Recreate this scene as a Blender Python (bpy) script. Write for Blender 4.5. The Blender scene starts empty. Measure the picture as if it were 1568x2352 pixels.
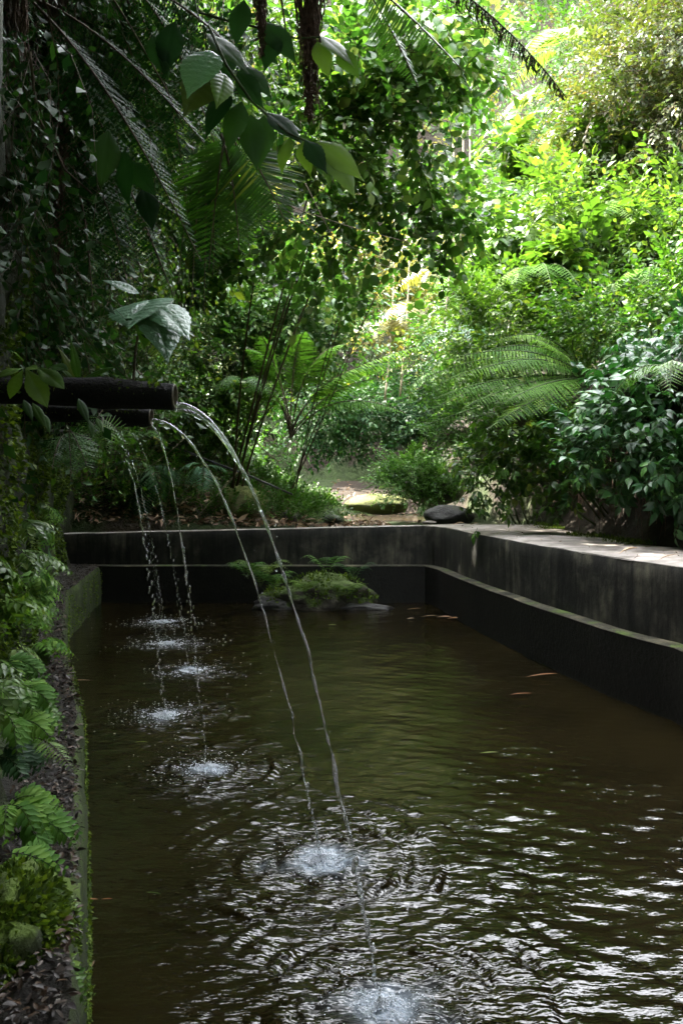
import bpy, math, random
import numpy as np
from mathutils import Vector
rad = math.radians
random.seed(7); R = np.random.RandomState(7)
S = bpy.context.scene; COL = S.collection

# ------------------------------------------------------------------ camera, light, exposure
F, CX, VH, CH = 1830.0, 784.0, 1113.0, 1.6       # pixel focal length, axis, horizon row, eye height over the water
cd = bpy.data.cameras.new('camera'); cam = bpy.data.objects.new('camera', cd); COL.objects.link(cam)
cam.location = (0, 0, CH); cam.rotation_euler = (rad(90), 0, 0)
cd.sensor_fit = 'VERTICAL'; cd.sensor_height = 36; cd.lens = 36 * F / 2352
cd.shift_y = -(1176 - VH) / 2352
cd.clip_start = .05; cd.clip_end = 500
cd.dof.use_dof = True; cd.dof.focus_distance = 3.6; cd.dof.aperture_fstop = 9
S.camera = cam

SUN_EL, SUN_AZ = 50.0, -62.0       # azimuth clockwise from +Y
w = bpy.data.worlds.new('World'); S.world = w; w.use_nodes = True
nt = w.node_tree; bg = nt.nodes['Background']
sky = nt.nodes.new('ShaderNodeTexSky'); sky.sky_type = 'NISHITA'; sky.sun_disc = False
sky.sun_elevation = rad(SUN_EL); sky.sun_rotation = rad(SUN_AZ)
sky.air_density = 1.0; sky.dust_density = 6.0; sky.ozone_density = .6; sky.altitude = 200
tc = nt.nodes.new('ShaderNodeTexCoord'); cn = nt.nodes.new('ShaderNodeTexNoise'); cn.inputs['Scale'].default_value = 2.2; cn.inputs['Detail'].default_value = 5
nt.links.new(tc.outputs['Generated'], cn.inputs['Vector'])
cr_ = nt.nodes.new('ShaderNodeValToRGB'); cr_.color_ramp.elements[0].position = .30; cr_.color_ramp.elements[0].color = (.25, .25, .25, 1); cr_.color_ramp.elements[1].position = .58; cr_.color_ramp.elements[1].color = (.95, .95, .95, 1)
nt.links.new(cn.outputs[0], cr_.inputs[0]); cm = nt.nodes.new('ShaderNodeMix'); cm.data_type = 'RGBA'; nt.links.new(cr_.outputs[0], cm.inputs[0])
nt.links.new(sky.outputs[0], cm.inputs[6]); cm.inputs[7].default_value = (13, 13.2, 13.9, 1)      # bright thin cloud
nt.links.new(cm.outputs[2], bg.inputs[0]); bg.inputs[1].default_value = .15
sd = bpy.data.lights.new('sun', 'SUN'); sd.energy = 3.4; sd.angle = rad(.5); sd.color = (1, .93, .80)
sun = bpy.data.objects.new('sun', sd); COL.objects.link(sun)
sdir = Vector((math.sin(rad(SUN_AZ)) * math.cos(rad(SUN_EL)), math.cos(rad(SUN_AZ)) * math.cos(rad(SUN_EL)), math.sin(rad(SUN_EL))))
sun.rotation_euler = sdir.to_track_quat('Z', 'Y').to_euler()
S.view_settings.view_transform = 'Standard'; S.view_settings.look = 'None'
S.view_settings.gamma = 1; S.view_settings.use_curve_mapping = False
S.view_settings.exposure = 3.88
cy = S.cycles
cy.max_bounces = 7; cy.diffuse_bounces = 3; cy.glossy_bounces = 3; cy.transmission_bounces = 6; cy.transparent_max_bounces = 6
cy.caustics_reflective = False; cy.caustics_refractive = False
cy.use_denoising = True; cy.sample_clamp_indirect = 6

# ------------------------------------------------------------------ helpers
def at(u, v, D): return np.array([(u - CX) / F * D, D, CH - (v - VH) / F * D])
def onz(u, v, z):
    D = (CH - z) * F / (v - VH); return np.array([(u - CX) / F * D, D, z])
def ip(x, xs, ys): return np.interp(x, xs, ys)
def nrm(a): return a / (np.linalg.norm(a, axis=-1, keepdims=True) + 1e-9)
def hash3(i, j, k, s=0):
    h = (i * 374761393 + j * 668265263 + k * 2147483647 + s * 974634777) & 0xffffffff
    h = ((h ^ (h >> 13)) * 1274126177) & 0xffffffff
    return ((h ^ (h >> 16)) & 0xffff) / 65535.0
def noise3(p, s=0):
    p = np.asarray(p, float); i = np.floor(p).astype(np.int64); f = p - i; f = f * f * (3 - 2 * f); r = 0
    for a in (0, 1):
        for b in (0, 1):
            for c in (0, 1):
                wt = (f[..., 0] if a else 1 - f[..., 0]) * (f[..., 1] if b else 1 - f[..., 1]) * (f[..., 2] if c else 1 - f[..., 2])
                r = r + wt * hash3(i[..., 0] + a, i[..., 1] + b, i[..., 2] + c, s)
    return r * 2 - 1
def fbm(p, o=4, s=0):
    p = np.asarray(p, float); r = 0; a = 1; t = 0
    for k in range(o): r = r + a * noise3(p * 2 ** k + 17.3 * k, s + k); t += a; a *= .5
    return r / t

class MB:
    """collects geometry; build() links it as ONE mesh object"""
    def __init__(s): s.V = []; s.T = []; s.Q = []; s.mt = []; s.mq = []; s.rt = []; s.rq = []; s.n = 0
    def add(s, V, T=(), Q=(), m=0, r=None):
        V = np.asarray(V, float).reshape(-1, 3); T = np.asarray(T, int).reshape(-1, 3); Q = np.asarray(Q, int).reshape(-1, 4)
        if r is None: r = random.random()
        s.V.append(V); s.T.append(T + s.n); s.Q.append(Q + s.n); s.n += len(V)
        s.mt.append(np.broadcast_to(m, (len(T),))); s.mq.append(np.broadcast_to(m, (len(Q),)))
        s.rt.append(np.broadcast_to(r, (len(T),)) if not isinstance(r, tuple) else r[0]); s.rq.append(np.broadcast_to(r, (len(Q),)) if not isinstance(r, tuple) else r[1])
    def scatter(s, tpl, M, P, r, spread=.0):
        V, T, Q, mt, mq, rt, rq = tpl; N = len(P)
        if N == 0: return
        W = np.einsum('nij,vj->nvi', M, V) + P[:, None, :]
        off = (np.arange(N) * len(V))[:, None, None]
        s.V.append(W.reshape(-1, 3)); s.T.append((T[None] + off).reshape(-1, 3) + s.n); s.Q.append((Q[None] + off).reshape(-1, 4) + s.n); s.n += N * len(V)
        s.mt.append(np.tile(mt, N)); s.mq.append(np.tile(mq, N))
        s.rt.append(((r[:, None] + rt[None] * spread) % 1.0).ravel()); s.rq.append(((r[:, None] + rq[None] * spread) % 1.0).ravel())
    def tpl(s):
        c = lambda a, d, sh: np.concatenate(a) if a else np.zeros(sh, d)
        return (np.concatenate(s.V), c(s.T, int, (0, 3)), c(s.Q, int, (0, 4)), c(s.mt, int, (0,)), c(s.mq, int, (0,)), c(s.rt, float, (0,)), c(s.rq, float, (0,)))
    def tube(s, P, rr, sides=6, m=0, r=None, cap=True, tw=0, flat=1.0):
        P = np.asarray(P, float); n = len(P); rr = np.broadcast_to(rr, (n,)); T = nrm(np.gradient(P, axis=0))
        ref = np.array([0, 0, 1.]) if abs(T[0][2]) < .9 else np.array([1., 0, 0])
        A = nrm(np.cross(T, ref)); B = np.cross(T, A)
        th = np.linspace(0, 2 * math.pi, sides, endpoint=False)[None, :] + (np.linspace(0, tw, n)[:, None])
        V = P[:, None, :] + rr[:, None, None] * (np.cos(th)[..., None] * A[:, None, :] + flat * np.sin(th)[..., None] * B[:, None, :])
        i = np.arange(n - 1)[:, None] * sides; j = np.arange(sides)[None, :]; k = (j + 1) % sides
        Q = np.stack([i + j, i + k, i + sides + k, i + sides + j], -1).reshape(-1, 4)
        Vs = V.reshape(-1, 3); Tt = []
        if cap:
            Vs = np.vstack([Vs, P[0], P[-1]]); c0 = n * sides; jj = np.arange(sides); kk = (jj + 1) % sides
            Tt = np.vstack([np.stack([np.full(sides, c0), kk, jj], -1), np.stack([np.full(sides, c0 + 1), (n - 1) * sides + jj, (n - 1) * sides + kk], -1)])
        s.add(Vs, Tt, Q, m, r)
    def build(s, name, mats, parent=None, smooth=True, loc=None, kind=None):
        V, T, Q, mt, mq, rt, rq = s.tpl(); o0 = np.array(loc if loc is not None else (parent.matrix_world.translation if parent is not None else (0, 0, 0)))
        if parent is not None:
            p = parent; o0 = np.zeros(3)
            while p is not None: o0 = o0 + np.array(p.location); p = p.parent
        me = bpy.data.meshes.new(name); nT, nQ = len(T), len(Q)
        me.vertices.add(len(V)); me.vertices.foreach_set('co', (V - o0).astype(np.float32).ravel())
        me.loops.add(nT * 3 + nQ * 4); me.loops.foreach_set('vertex_index', np.concatenate([T.ravel(), Q.ravel()]).astype(np.int32))
        me.polygons.add(nT + nQ)
        me.polygons.foreach_set('loop_start', np.concatenate([np.arange(nT) * 3, nT * 3 + np.arange(nQ) * 4]).astype(np.int32))
        me.polygons.foreach_set('material_index', np.concatenate([mt, mq]).astype(np.int32))
        me.polygons.foreach_set('use_smooth', np.full(nT + nQ, smooth))
        a = me.attributes.new('rnd', 'FLOAT', 'FACE'); a.data.foreach_set('value', np.concatenate([rt, rq]).astype(np.float32))
        for m in (mats if isinstance(mats, (list, tuple)) else [mats]): me.materials.append(m)
        me.update(); me.validate()
        o = bpy.data.objects.new(name, me); COL.objects.link(o)
        if parent is not None: o.parent = parent
        elif loc is not None: o.location = loc
        if kind: o['kind'] = kind
        return o
def tag(o, label, cat, group=None, kind=None):
    o['label'] = label; o['category'] = cat
    if group: o['group'] = group
    if kind: o['kind'] = kind
    return o
def thing(name, label, cat, loc, group=None):
    o = bpy.data.objects.new(name, None); COL.objects.link(o); o.location = loc; o.empty_display_size = .1
    return tag(o, label, cat, group)
def struct(o): o['kind'] = 'structure'; return o
def bez(a, b, c, n=12):
    t = np.linspace(0, 1, n)[:, None]; a, b, c = map(np.asarray, (a, b, c)); return a * (1 - t) ** 2 + 2 * b * t * (1 - t) + c * t * t
def blob(c, r, sub=3, amp=.15, fr=2.0, seed=0, flat=None):
    """lumpy rock: returns V, T"""
    import bmesh
    bm = bmesh.new(); bmesh.ops.create_icosphere(bm, subdivisions=sub, radius=1)
    V = np.array([v.co[:] for v in bm.verts]); T = np.array([[v.index for v in f.verts] for f in bm.faces]); bm.free()
    n = fbm(V * fr + seed * 7.1, 4, seed); n2 = fbm(V * fr * .6 + seed * 3.3, 2, seed + 9)
    V = V * (1 + amp * n + amp * .8 * n2)[:, None]
    if flat is not None: V[:, 2] = np.maximum(V[:, 2], flat)
    return V * np.asarray(r) + np.asarray(c), T

# ------------------------------------------------------------------ materials
def newmat(name):
    m = bpy.data.materials.new(name); m.use_nodes = True; return m, m.node_tree, m.node_tree.nodes['Principled BSDF']
def ramp(nt, stops, fac, interp='LINEAR'):
    r = nt.nodes.new('ShaderNodeValToRGB'); e = r.color_ramp.elements; r.color_ramp.interpolation = interp
    while len(e) < len(stops): e.new(.5)
    for k, (p, c) in enumerate(stops): e[k].position = p; e[k].color = (*c, 1)
    nt.links.new(fac, r.inputs[0]); return r.outputs[0]
def noise_node(nt, scale, detail=5, rough=.55, obj=True, vec=None):
    n = nt.nodes.new('ShaderNodeTexNoise'); n.inputs['Scale'].default_value = scale; n.inputs['Detail'].default_value = detail; n.inputs['Roughness'].default_value = rough
    if vec is None:
        g = nt.nodes.new('ShaderNodeNewGeometry'); nt.links.new(g.outputs['Position'], n.inputs['Vector'])
    else: nt.links.new(vec, n.inputs['Vector'])
    return n
def math_node(nt, op, a, b=None, clamp=False):
    n = nt.nodes.new('ShaderNodeMath'); n.operation = op; n.use_clamp = clamp
    for k, x in enumerate((a, b)):
        if x is None: continue
        if isinstance(x, (int, float)): n.inputs[k].default_value = x
        else: nt.links.new(x, n.inputs[k])
    return n.outputs[0]
def mixc(nt, f, a, b, bt='MIX'):
    n = nt.nodes.new('ShaderNodeMix'); n.data_type = 'RGBA'; n.blend_type = bt
    for sock, x in ((n.inputs[0], f), (n.inputs[6], a), (n.inputs[7], b)):
        if isinstance(x, (int, float)): sock.default_value = x
        elif isinstance(x, tuple): sock.default_value = (*x, 1)
        else: nt.links.new(x, sock)
    return n.outputs[2]
def leafmat(name, stops, rough=.42, trans=.35, tcol=None, spec=.5, bump=0):
    m, nt, p = newmat(name); L = nt.links
    a = nt.nodes.new('ShaderNodeAttribute'); a.attribute_name = 'rnd'; oi = nt.nodes.new('ShaderNodeObjectInfo')
    f = math_node(nt, 'FRACT', math_node(nt, 'ADD', a.outputs['Fac'], oi.outputs['Random']))
    base = ramp(nt, stops, f)
    n = noise_node(nt, 9, 3); base = mixc(nt, math_node(nt, 'MULTIPLY', n.outputs[0], .5), base, mixc(nt, 1.0, base, (.55, .6, .5), 'MULTIPLY'))
    L.new(base, p.inputs['Base Color']); p.inputs['Roughness'].default_value = rough; p.inputs['Specular IOR Level'].default_value = spec
    if bump:
        bn = noise_node(nt, bump, 2); b = nt.nodes.new('ShaderNodeBump'); b.inputs['Strength'].default_value = .5; b.inputs['Distance'].default_value = .01
        L.new(bn.outputs[0], b.inputs['Height']); L.new(b.outputs[0], p.inputs['Normal'])
    t = nt.nodes.new('ShaderNodeBsdfTranslucent'); tc = mixc(nt, 1.0, base, tcol or (1.32, 1.42, .62), 'MULTIPLY'); L.new(tc, t.inputs[0])
    mx = nt.nodes.new('ShaderNodeMixShader'); mx.inputs[0].default_value = trans; L.new(p.outputs[0], mx.inputs[1]); L.new(t.outputs[0], mx.inputs[2])
    L.new(mx.outputs[0], nt.nodes['Material Output'].inputs[0]); return m
def roughmat(name, stops, scale=3, rough=.85, bump=.02, bscale=None, moss=None, mscale=2.0, spec=.3, streak=0):
    m, nt, p = newmat(name); L = nt.links
    n = noise_node(nt, scale, 7, .62); c = ramp(nt, stops, n.outputs[0])
    if streak:
        g0 = nt.nodes.new('ShaderNodeNewGeometry'); mp = nt.nodes.new('ShaderNodeMapping'); mp.inputs['Scale'].default_value = (7, 7, .7); L.new(g0.outputs['Position'], mp.inputs[0])
        sn = noise_node(nt, 1.6, 5, .65, vec=mp.outputs[0]); sv = ramp(nt, [(.38, (.12, .12, .12)), (.52, (.8, .8, .78)), (.70, (1.5, 1.45, 1.3))], sn.outputs[0]); c = mixc(nt, streak, c, mixc(nt, 1.0, c, sv, 'MULTIPLY'))
    if moss:
        mn = noise_node(nt, mscale, 5, .6); g = nt.nodes.new('ShaderNodeNewGeometry'); sp = nt.nodes.new('ShaderNodeSeparateXYZ'); L.new(g.outputs['Normal'], sp.inputs[0])
        k = math_node(nt, 'ADD', math_node(nt, 'MULTIPLY', sp.outputs[2], .35), mn.outputs[0])
        k = math_node(nt, 'MULTIPLY', math_node(nt, 'SUBTRACT', k, moss[1]), 7, True)
        mc = ramp(nt, [(.3, tuple(x * .5 for x in moss[0])), (.7, moss[0])], noise_node(nt, scale * 5, 3).outputs[0])
        c = mixc(nt, k, c, mc)
    L.new(c, p.inputs['Base Color']); p.inputs['Roughness'].default_value = rough; p.inputs['Specular IOR Level'].default_value = spec
    bn = noise_node(nt, bscale or scale * 6, 6, .7); b = nt.nodes.new('ShaderNodeBump'); b.inputs['Strength'].default_value = .9; b.inputs['Distance'].default_value = bump
    L.new(bn.outputs[0], b.inputs['Height']); L.new(b.outputs[0], p.inputs['Normal']); return m

G = {}
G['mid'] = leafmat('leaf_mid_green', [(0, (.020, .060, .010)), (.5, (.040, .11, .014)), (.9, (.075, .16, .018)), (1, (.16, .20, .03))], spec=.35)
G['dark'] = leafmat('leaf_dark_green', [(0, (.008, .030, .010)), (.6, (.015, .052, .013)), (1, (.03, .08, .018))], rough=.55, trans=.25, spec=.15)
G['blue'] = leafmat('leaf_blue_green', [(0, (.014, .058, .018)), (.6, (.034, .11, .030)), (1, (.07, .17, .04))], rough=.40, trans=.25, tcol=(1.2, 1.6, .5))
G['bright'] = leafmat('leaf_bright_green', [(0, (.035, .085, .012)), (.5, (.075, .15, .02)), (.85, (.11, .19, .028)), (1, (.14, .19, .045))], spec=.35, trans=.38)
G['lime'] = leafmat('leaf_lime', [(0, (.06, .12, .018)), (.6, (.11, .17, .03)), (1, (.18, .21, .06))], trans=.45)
G['silver'] = leafmat('leaf_glossy_silver', [(0, (.03, .09, .016)), (.5, (.07, .16, .028)), (.85, (.12, .21, .045)), (1, (.24, .28, .12))], rough=.33, trans=.34, spec=.42)
G['olive'] = leafmat('leaf_olive', [(0, (.022, .042, .010)), (.4, (.045, .075, .018)), (.8, (.085, .10, .032)), (1, (.10, .07, .035))], rough=.4, trans=.32, tcol=(1.5, 1.4, .5))
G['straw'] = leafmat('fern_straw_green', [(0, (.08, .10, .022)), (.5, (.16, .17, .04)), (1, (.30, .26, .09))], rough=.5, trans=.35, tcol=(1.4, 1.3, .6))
G['fern'] = leafmat('fern_green', [(0, (.03, .085, .018)), (.5, (.055, .14, .024)), (1, (.09, .19, .035))], trans=.35, rough=.45, spec=.25)
G['frond'] = leafmat('tree_fern_green', [(0, (.05, .13, .020)), (.5, (.085, .19, .028)), (1, (.14, .25, .04))], trans=.40, rough=.6, spec=.12)
G['grey'] = leafmat('leaf_grey_green', [(0, (.075, .18, .095)), (1, (.11, .24, .13))], rough=.42, trans=.2, bump=90)
G['litter'] = leafmat('dead_leaf', [(0, (.045, .022, .010)), (.35, (.12, .062, .030)), (.7, (.24, .15, .085)), (1, (.40, .30, .20))], rough=.6, trans=.1, tcol=(1.2, .9, .5))
G['redleaf'] = leafmat('red_brown_leaf', [(0, (.16, .05, .025)), (.6, (.22, .085, .04)), (1, (.28, .15, .07))], rough=.4, trans=.1, tcol=(1.2, .9, .5))
G['wetlitter'] = leafmat('wet_dead_leaf', [(0, (.012, .009, .009)), (.6, (.026, .017, .011)), (1, (.06, .034, .02))], rough=.5, trans=.0, spec=.25)
G['moss'] = leafmat('moss_tuft', [(0, (.022, .045, .005)), (.5, (.055, .095, .010)), (1, (.12, .17, .018))], rough=.7, trans=.3, spec=.2)
G['wood'] = roughmat('bark', [(.3, (.035, .024, .015)), (.6, (.09, .065, .04)), (.8, (.16, .13, .09))], 14, bump=.01)
G['palewood'] = roughmat('pale_bark', [(.3, (.16, .13, .09)), (.7, (.32, .27, .19))], 14, bump=.008)
G['stemgreen'] = roughmat('green_stem', [(.3, (.022, .04, .012)), (.7, (.06, .09, .025))], 12, bump=.004)
G['root'] = roughmat('aerial_root', [(.3, (.04, .022, .014)), (.55, (.11, .065, .045)), (.8, (.2, .13, .10))], 30, bump=.01)
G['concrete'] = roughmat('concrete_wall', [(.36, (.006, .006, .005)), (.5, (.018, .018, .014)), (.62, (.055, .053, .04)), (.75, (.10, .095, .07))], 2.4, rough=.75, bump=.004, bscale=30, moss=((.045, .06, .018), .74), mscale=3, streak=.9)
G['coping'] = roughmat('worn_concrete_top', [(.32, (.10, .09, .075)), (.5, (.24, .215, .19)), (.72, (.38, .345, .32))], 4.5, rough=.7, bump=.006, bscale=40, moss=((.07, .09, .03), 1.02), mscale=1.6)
G['step'] = roughmat('mossy_step', [(.36, (.008, .008, .005)), (.55, (.032, .03, .018)), (.75, (.11, .10, .06))], 5, rough=.85, bump=.012, moss=((.07, .11, .018), .86), mscale=4)
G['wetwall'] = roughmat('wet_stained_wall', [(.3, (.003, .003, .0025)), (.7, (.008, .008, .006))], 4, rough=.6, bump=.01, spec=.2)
G['rock'] = roughmat('boulder_rock', [(.3, (.03, .028, .024)), (.6, (.085, .078, .065)), (.8, (.15, .14, .12))], 5, rough=.7, bump=.02, moss=((.075, .12, .022), .72), mscale=3)
G['islandrock'] = roughmat('island_stone', [(.3, (.012, .011, .009)), (.55, (.04, .036, .026)), (.8, (.10, .09, .065))], 9, rough=.8, bump=.04, bscale=30, moss=((.07, .11, .02), .60), mscale=5)
G['mossrock'] = roughmat('mossy_boulder', [(.3, (.05, .055, .022)), (.6, (.10, .10, .04))], 6, rough=.85, bump=.02, moss=((.14, .16, .045), .55), mscale=3)
G['darkrock'] = roughmat('dark_wet_rock', [(.3, (.010, .010, .010)), (.7, (.035, .034, .03))], 6, rough=.45, bump=.02, moss=((.05, .07, .02), .88), mscale=5)
G['soil'] = roughmat('gorge_soil', [(.3, (.008, .006, .004)), (.5, (.022, .016, .010)), (.75, (.06, .046, .030))], 1.3, rough=.9, bump=.15, bscale=5, moss=((.035, .055, .015), .60), mscale=.9)
G['darksoil'] = roughmat('damp_dark_earth', [(.25, (.008, .006, .004)), (.5, (.022, .016, .011)), (.75, (.05, .038, .026))], 2.5, rough=.9, bump=.06, bscale=14, moss=((.03, .05, .012), .82), mscale=2)
G['mud'] = roughmat('red_mud', [(.3, (.014, .010, .006)), (.6, (.032, .022, .014)), (.8, (.075, .052, .034))], 3, rough=.8, bump=.03)
G['cliffmoss'] = roughmat('moss_covered_cliff', [(.3, (.006, .008, .003)), (.5, (.016, .022, .006)), (.75, (.04, .06, .010))], 4, rough=.9, bump=.03, bscale=22, moss=((.07, .11, .014), .60), mscale=5)
G['ledgemoss'] = roughmat('mossy_ledge_side', [(.3, (.008, .010, .004)), (.6, (.03, .045, .009))], 12, rough=.85, bump=.02, moss=((.055, .09, .012), .60), mscale=9)
G['wetgrit'] = roughmat('wet_grit', [(.3, (.005, .004, .004)), (.6, (.016, .013, .010)), (.8, (.03, .025, .02))], 16, rough=.5, bump=.03, bscale=60, spec=.3)
G['pipe'] = roughmat('blackened_bamboo', [(.3, (.0015, .0015, .0012)), (.7, (.006, .005, .004))], 12, rough=.85, bump=.012, moss=((.04, .06, .012), .98), mscale=8)
G['cut'] = roughmat('cut_bamboo_end', [(.3, (.02, .018, .009)), (.7, (.07, .06, .03))], 30, rough=.6, bump=.003)
G['hose'] = roughmat('black_hose', [(.3, (.015, .015, .018)), (.7, (.04, .04, .045))], 20, rough=.35, bump=.001)
G['tape'] = roughmat('yellow_tape', [(.3, (.45, .40, .05)), (.7, (.62, .55, .09))], 20, rough=.5, bump=.001)

def watermat(name, jet=False):
    m, nt, p = newmat(name); L = nt.links
    p.inputs['IOR'].default_value = 1.333
    if jet:
        p.inputs['Base Color'].default_value = (.96, .98, 1, 1); p.inputs['Roughness'].default_value = .04; p.inputs['Transmission Weight'].default_value = .84
        return m
    a = nt.nodes.new('ShaderNodeAttribute'); a.attribute_name = 'foam'
    n = noise_node(nt, 1.1, 4); c = ramp(nt, [(.3, (.004, .003, .0009)), (.7, (.009, .0068, .0022))], n.outputs[0])
    n2 = noise_node(nt, 38, 4, .6)
    k = math_node(nt, 'MULTIPLY', a.outputs['Fac'], math_node(nt, 'ADD', math_node(nt, 'MULTIPLY', n2.outputs[0], 1.6), -.15), True)
    c = mixc(nt, k, c, (.34, .40, .46)); L.new(c, p.inputs['Base Color'])
    L.new(math_node(nt, 'ADD', math_node(nt, 'MULTIPLY', k, .3), .02), p.inputs['Roughness'])
    ch = nt.nodes.new('ShaderNodeAttribute'); ch.attribute_name = 'chop'
    g = nt.nodes.new('ShaderNodeNewGeometry'); mp = nt.nodes.new('ShaderNodeMapping'); mp.inputs['Scale'].default_value = (.75, 2.0, 1); L.new(g.outputs['Position'], mp.inputs[0])
    b1 = noise_node(nt, 15, 2.2, .5, vec=mp.outputs[0]); b2 = noise_node(nt, 7, 2, .5, vec=mp.outputs[0])
    h = math_node(nt, 'ADD', math_node(nt, 'MULTIPLY', b1.outputs[0], math_node(nt, 'ADD', math_node(nt, 'MULTIPLY', ch.outputs['Fac'], .034), .0012)), math_node(nt, 'ADD', math_node(nt, 'MULTIPLY', b2.outputs[0], .006), math_node(nt, 'MULTIPLY', noise_node(nt, 42, 2, .5, vec=mp.outputs[0]).outputs[0], .0016)))
    b = nt.nodes.new('ShaderNodeBump'); b.inputs['Strength'].default_value = 1; b.inputs['Distance'].default_value = 1
    L.new(h, b.inputs['Height']); L.new(b.outputs[0], p.inputs['Normal']); return m
G['water'] = watermat('pool_water'); G['jet'] = watermat('falling_water', True)
m, nt_, p_ = newmat('stream_water'); p_.inputs['Base Color'].default_value = (.045, .035, .018, 1); p_.inputs['Roughness'].default_value = .05; p_.inputs['IOR'].default_value = 1.333; G['stream'] = m
m, nt_, p_ = newmat('froth_glint'); p_.inputs['Base Color'].default_value = (.72, .77, .82, 1); p_.inputs['Roughness'].default_value = .12; p_.inputs['Transmission Weight'].default_value = .45; p_.inputs['IOR'].default_value = 1.33; G['froth_glint'] = m

# ------------------------------------------------------------------ leaf / spray / frond templates
def leaf_tpl(prof, w=.5, fold=.12, curl=.25, stem=0.0, m=0, wavy=0):
    """leaf along +Y (length 1), normal +Z; prof = half-width fractions at inner stations"""
    n = len(prof); t = np.linspace(0, 1, n + 2); t = stem + t * (1 - stem); V = []; T = []; Q = []
    z = lambda s: -curl * s * s
    V.append((0 if stem else 0, 0, 0)); V.append((0, t[-1], z(t[-1])))
    if stem: V[0] = (0, t[0], z(t[0]))
    for k in range(n):
        s = t[k + 1]; hw = prof[k] * w * .5
        wv = wavy * ((-1) ** k)
        V += [(0, s, z(s)), (-hw, s + .02, z(s) + fold * hw * 2 + wv), (hw, s + .02, z(s) + fold * hw * 2 + wv)]
    for k in range(n):
        c, l, r = 2 + 3 * k, 3 + 3 * k, 4 + 3 * k
        if k == 0: T += [(0, c, l), (0, r, c)]
        if k == n - 1: T += [(c, 1, l), (c, r, 1)]
        else: Q += [(c, c + 3, l + 3, l), (c, r, r + 3, c + 3)]
    b = MB(); b.add(V, T, Q, m, 0.0)
    if stem: b.tube([(0, -.02, 0), (0, t[0] + .02, z(t[0]))], .012, 3, 1, 0.0, False)
    return b.tpl()
LEAF = {
 'ovate': leaf_tpl([.75, 1, .62], .62, .12, .22), 'ovate2': leaf_tpl([1.0, .8], .58, .14, .2), 'round': leaf_tpl([.8, 1, .8], .85, .08, .12),
 'lance': leaf_tpl([.8, 1, .6], .30, .12, .3), 'pt': leaf_tpl([.7, 1, .72, .34], .46, .12, .3), 'far': leaf_tpl([1.0], .55, .15, .15), 'farlong': leaf_tpl([1.0], .25, .15, .3),
 'big': leaf_tpl([.55, .88, 1, .95, .78, .5, .2], .50, .16, .30), 'pepper': leaf_tpl([.5, .85, 1, .96, .8, .52, .22], .44, .08, .35),
}
def rotm(yaw, pitch, roll):
    """columns of a frame whose +Y is turned by yaw about Z, pitch up, roll about itself"""
    yaw, pitch, roll = map(np.asarray, (yaw, pitch, roll)); cy_, sy = np.cos(yaw), np.sin(yaw); cp, sp = np.cos(pitch), np.sin(pitch)
    Y = np.stack([-sy * cp, cy_ * cp, sp + 0 * cy_], -1); X0 = np.stack([cy_, sy, 0 * cy_], -1); Z0 = np.cross(X0, Y)
    cr, sr = np.cos(roll)[..., None], np.sin(roll)[..., None]
    X = X0 * cr - Z0 * sr; Z = X0 * sr + Z0 * cr
    return np.stack([X, Y, Z], -1)
def spray(kind='ovate', L=.5, n=10, ll=.12, ang=55, droop=.3, twigr=.004, seed=0, sag=.25):
    rs = np.random.RandomState(seed); b = MB()
    P = bez((0, 0, 0), (rs.uniform(-.1, .1) * L, L * .5, 0.06 * L), (rs.uniform(-.2, .2) * L, L, -sag * L), 5)
    b.tube(P, np.linspace(twigr, twigr * .4, 5), 3, 1, .5, False)
    s = np.linspace(.12, 1, n); pts = np.stack([np.interp(s, np.linspace(0, 1, 5), P[:, k]) for k in range(3)], -1)
    side = np.where(np.arange(n) % 2 == 0, 1, -1); yaw = side * rad(ang) * (1 - .75 * (s > .95)) + rs.normal(0, .25, n)
    M = rotm(yaw, -droop + rs.normal(0, .25, n), rs.normal(0, .35, n)) * (ll * rs.uniform(.65, 1.15, n))[:, None, None]
    t = LEAF[kind]; V, T, Q, mt, mq, rt, rq = t
    for k in range(n): b.add(V @ M[k].T + pts[k], T, Q, 0, rs.rand())
    return b.tpl()
def compound(n=5, ll=.1, seed=0, pet=.5, droop=.35, kind='pt'):
    """drooping compound leaf with pointed leaflets"""
    rs = np.random.RandomState(seed); b = MB(); P = bez((0, 0, 0), (0, pet * ll, .05 * ll), (0, 1.2 * ll, -.1 * ll), 4); b.tube(P, .0035, 3, 1, .5, False)
    t = LEAF[kind]; V, T, Q = t[:3]; base = rs.rand()
    for k in range(n):
        if k == n - 1: yw, q = 0, 1.2 * ll
        else: yw = (1 if k % 2 else -1) * rs.uniform(.9, 1.2); q = (pet + .35 * (k // 2)) * ll
        M = rotm(yw, -droop + rs.normal(0, .12), rs.normal(0, .15)) * ll * rs.uniform(.85, 1.1) * (1.15 if k == n - 1 else 1)
        b.add(V @ M.T + np.array([0, q, -.02 * ll]), T, Q, 0, (base + rs.uniform(0, .2)) % 1)
    return b.tpl()
def pinna_tpl(k=8, tooth=1.0, w=.2, curl=.15):
    """strip of k pairs of lobes along +Y"""
    V = []; T = []
    for i in range(k):
        a, c = i / k, (i + 1) / k; m = (a + c) / 2; pr = (1 - m) ** .6 * (1.0 if m > .08 else .8); z0, z1 = -curl * a * a, -curl * c * c; b = len(V)
        V += [(0, a, z0), (0, c, z1), (-w * .5 * pr, m + .5 / k * tooth, z0 - .02), (w * .5 * pr, m + .5 / k * tooth, z0 - .02)]
        T += [(b, b + 1, b + 2), (b, b + 3, b + 1)]
    bb = MB(); bb.add(V, T, (), 0, 0.0); return bb.tpl()
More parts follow.
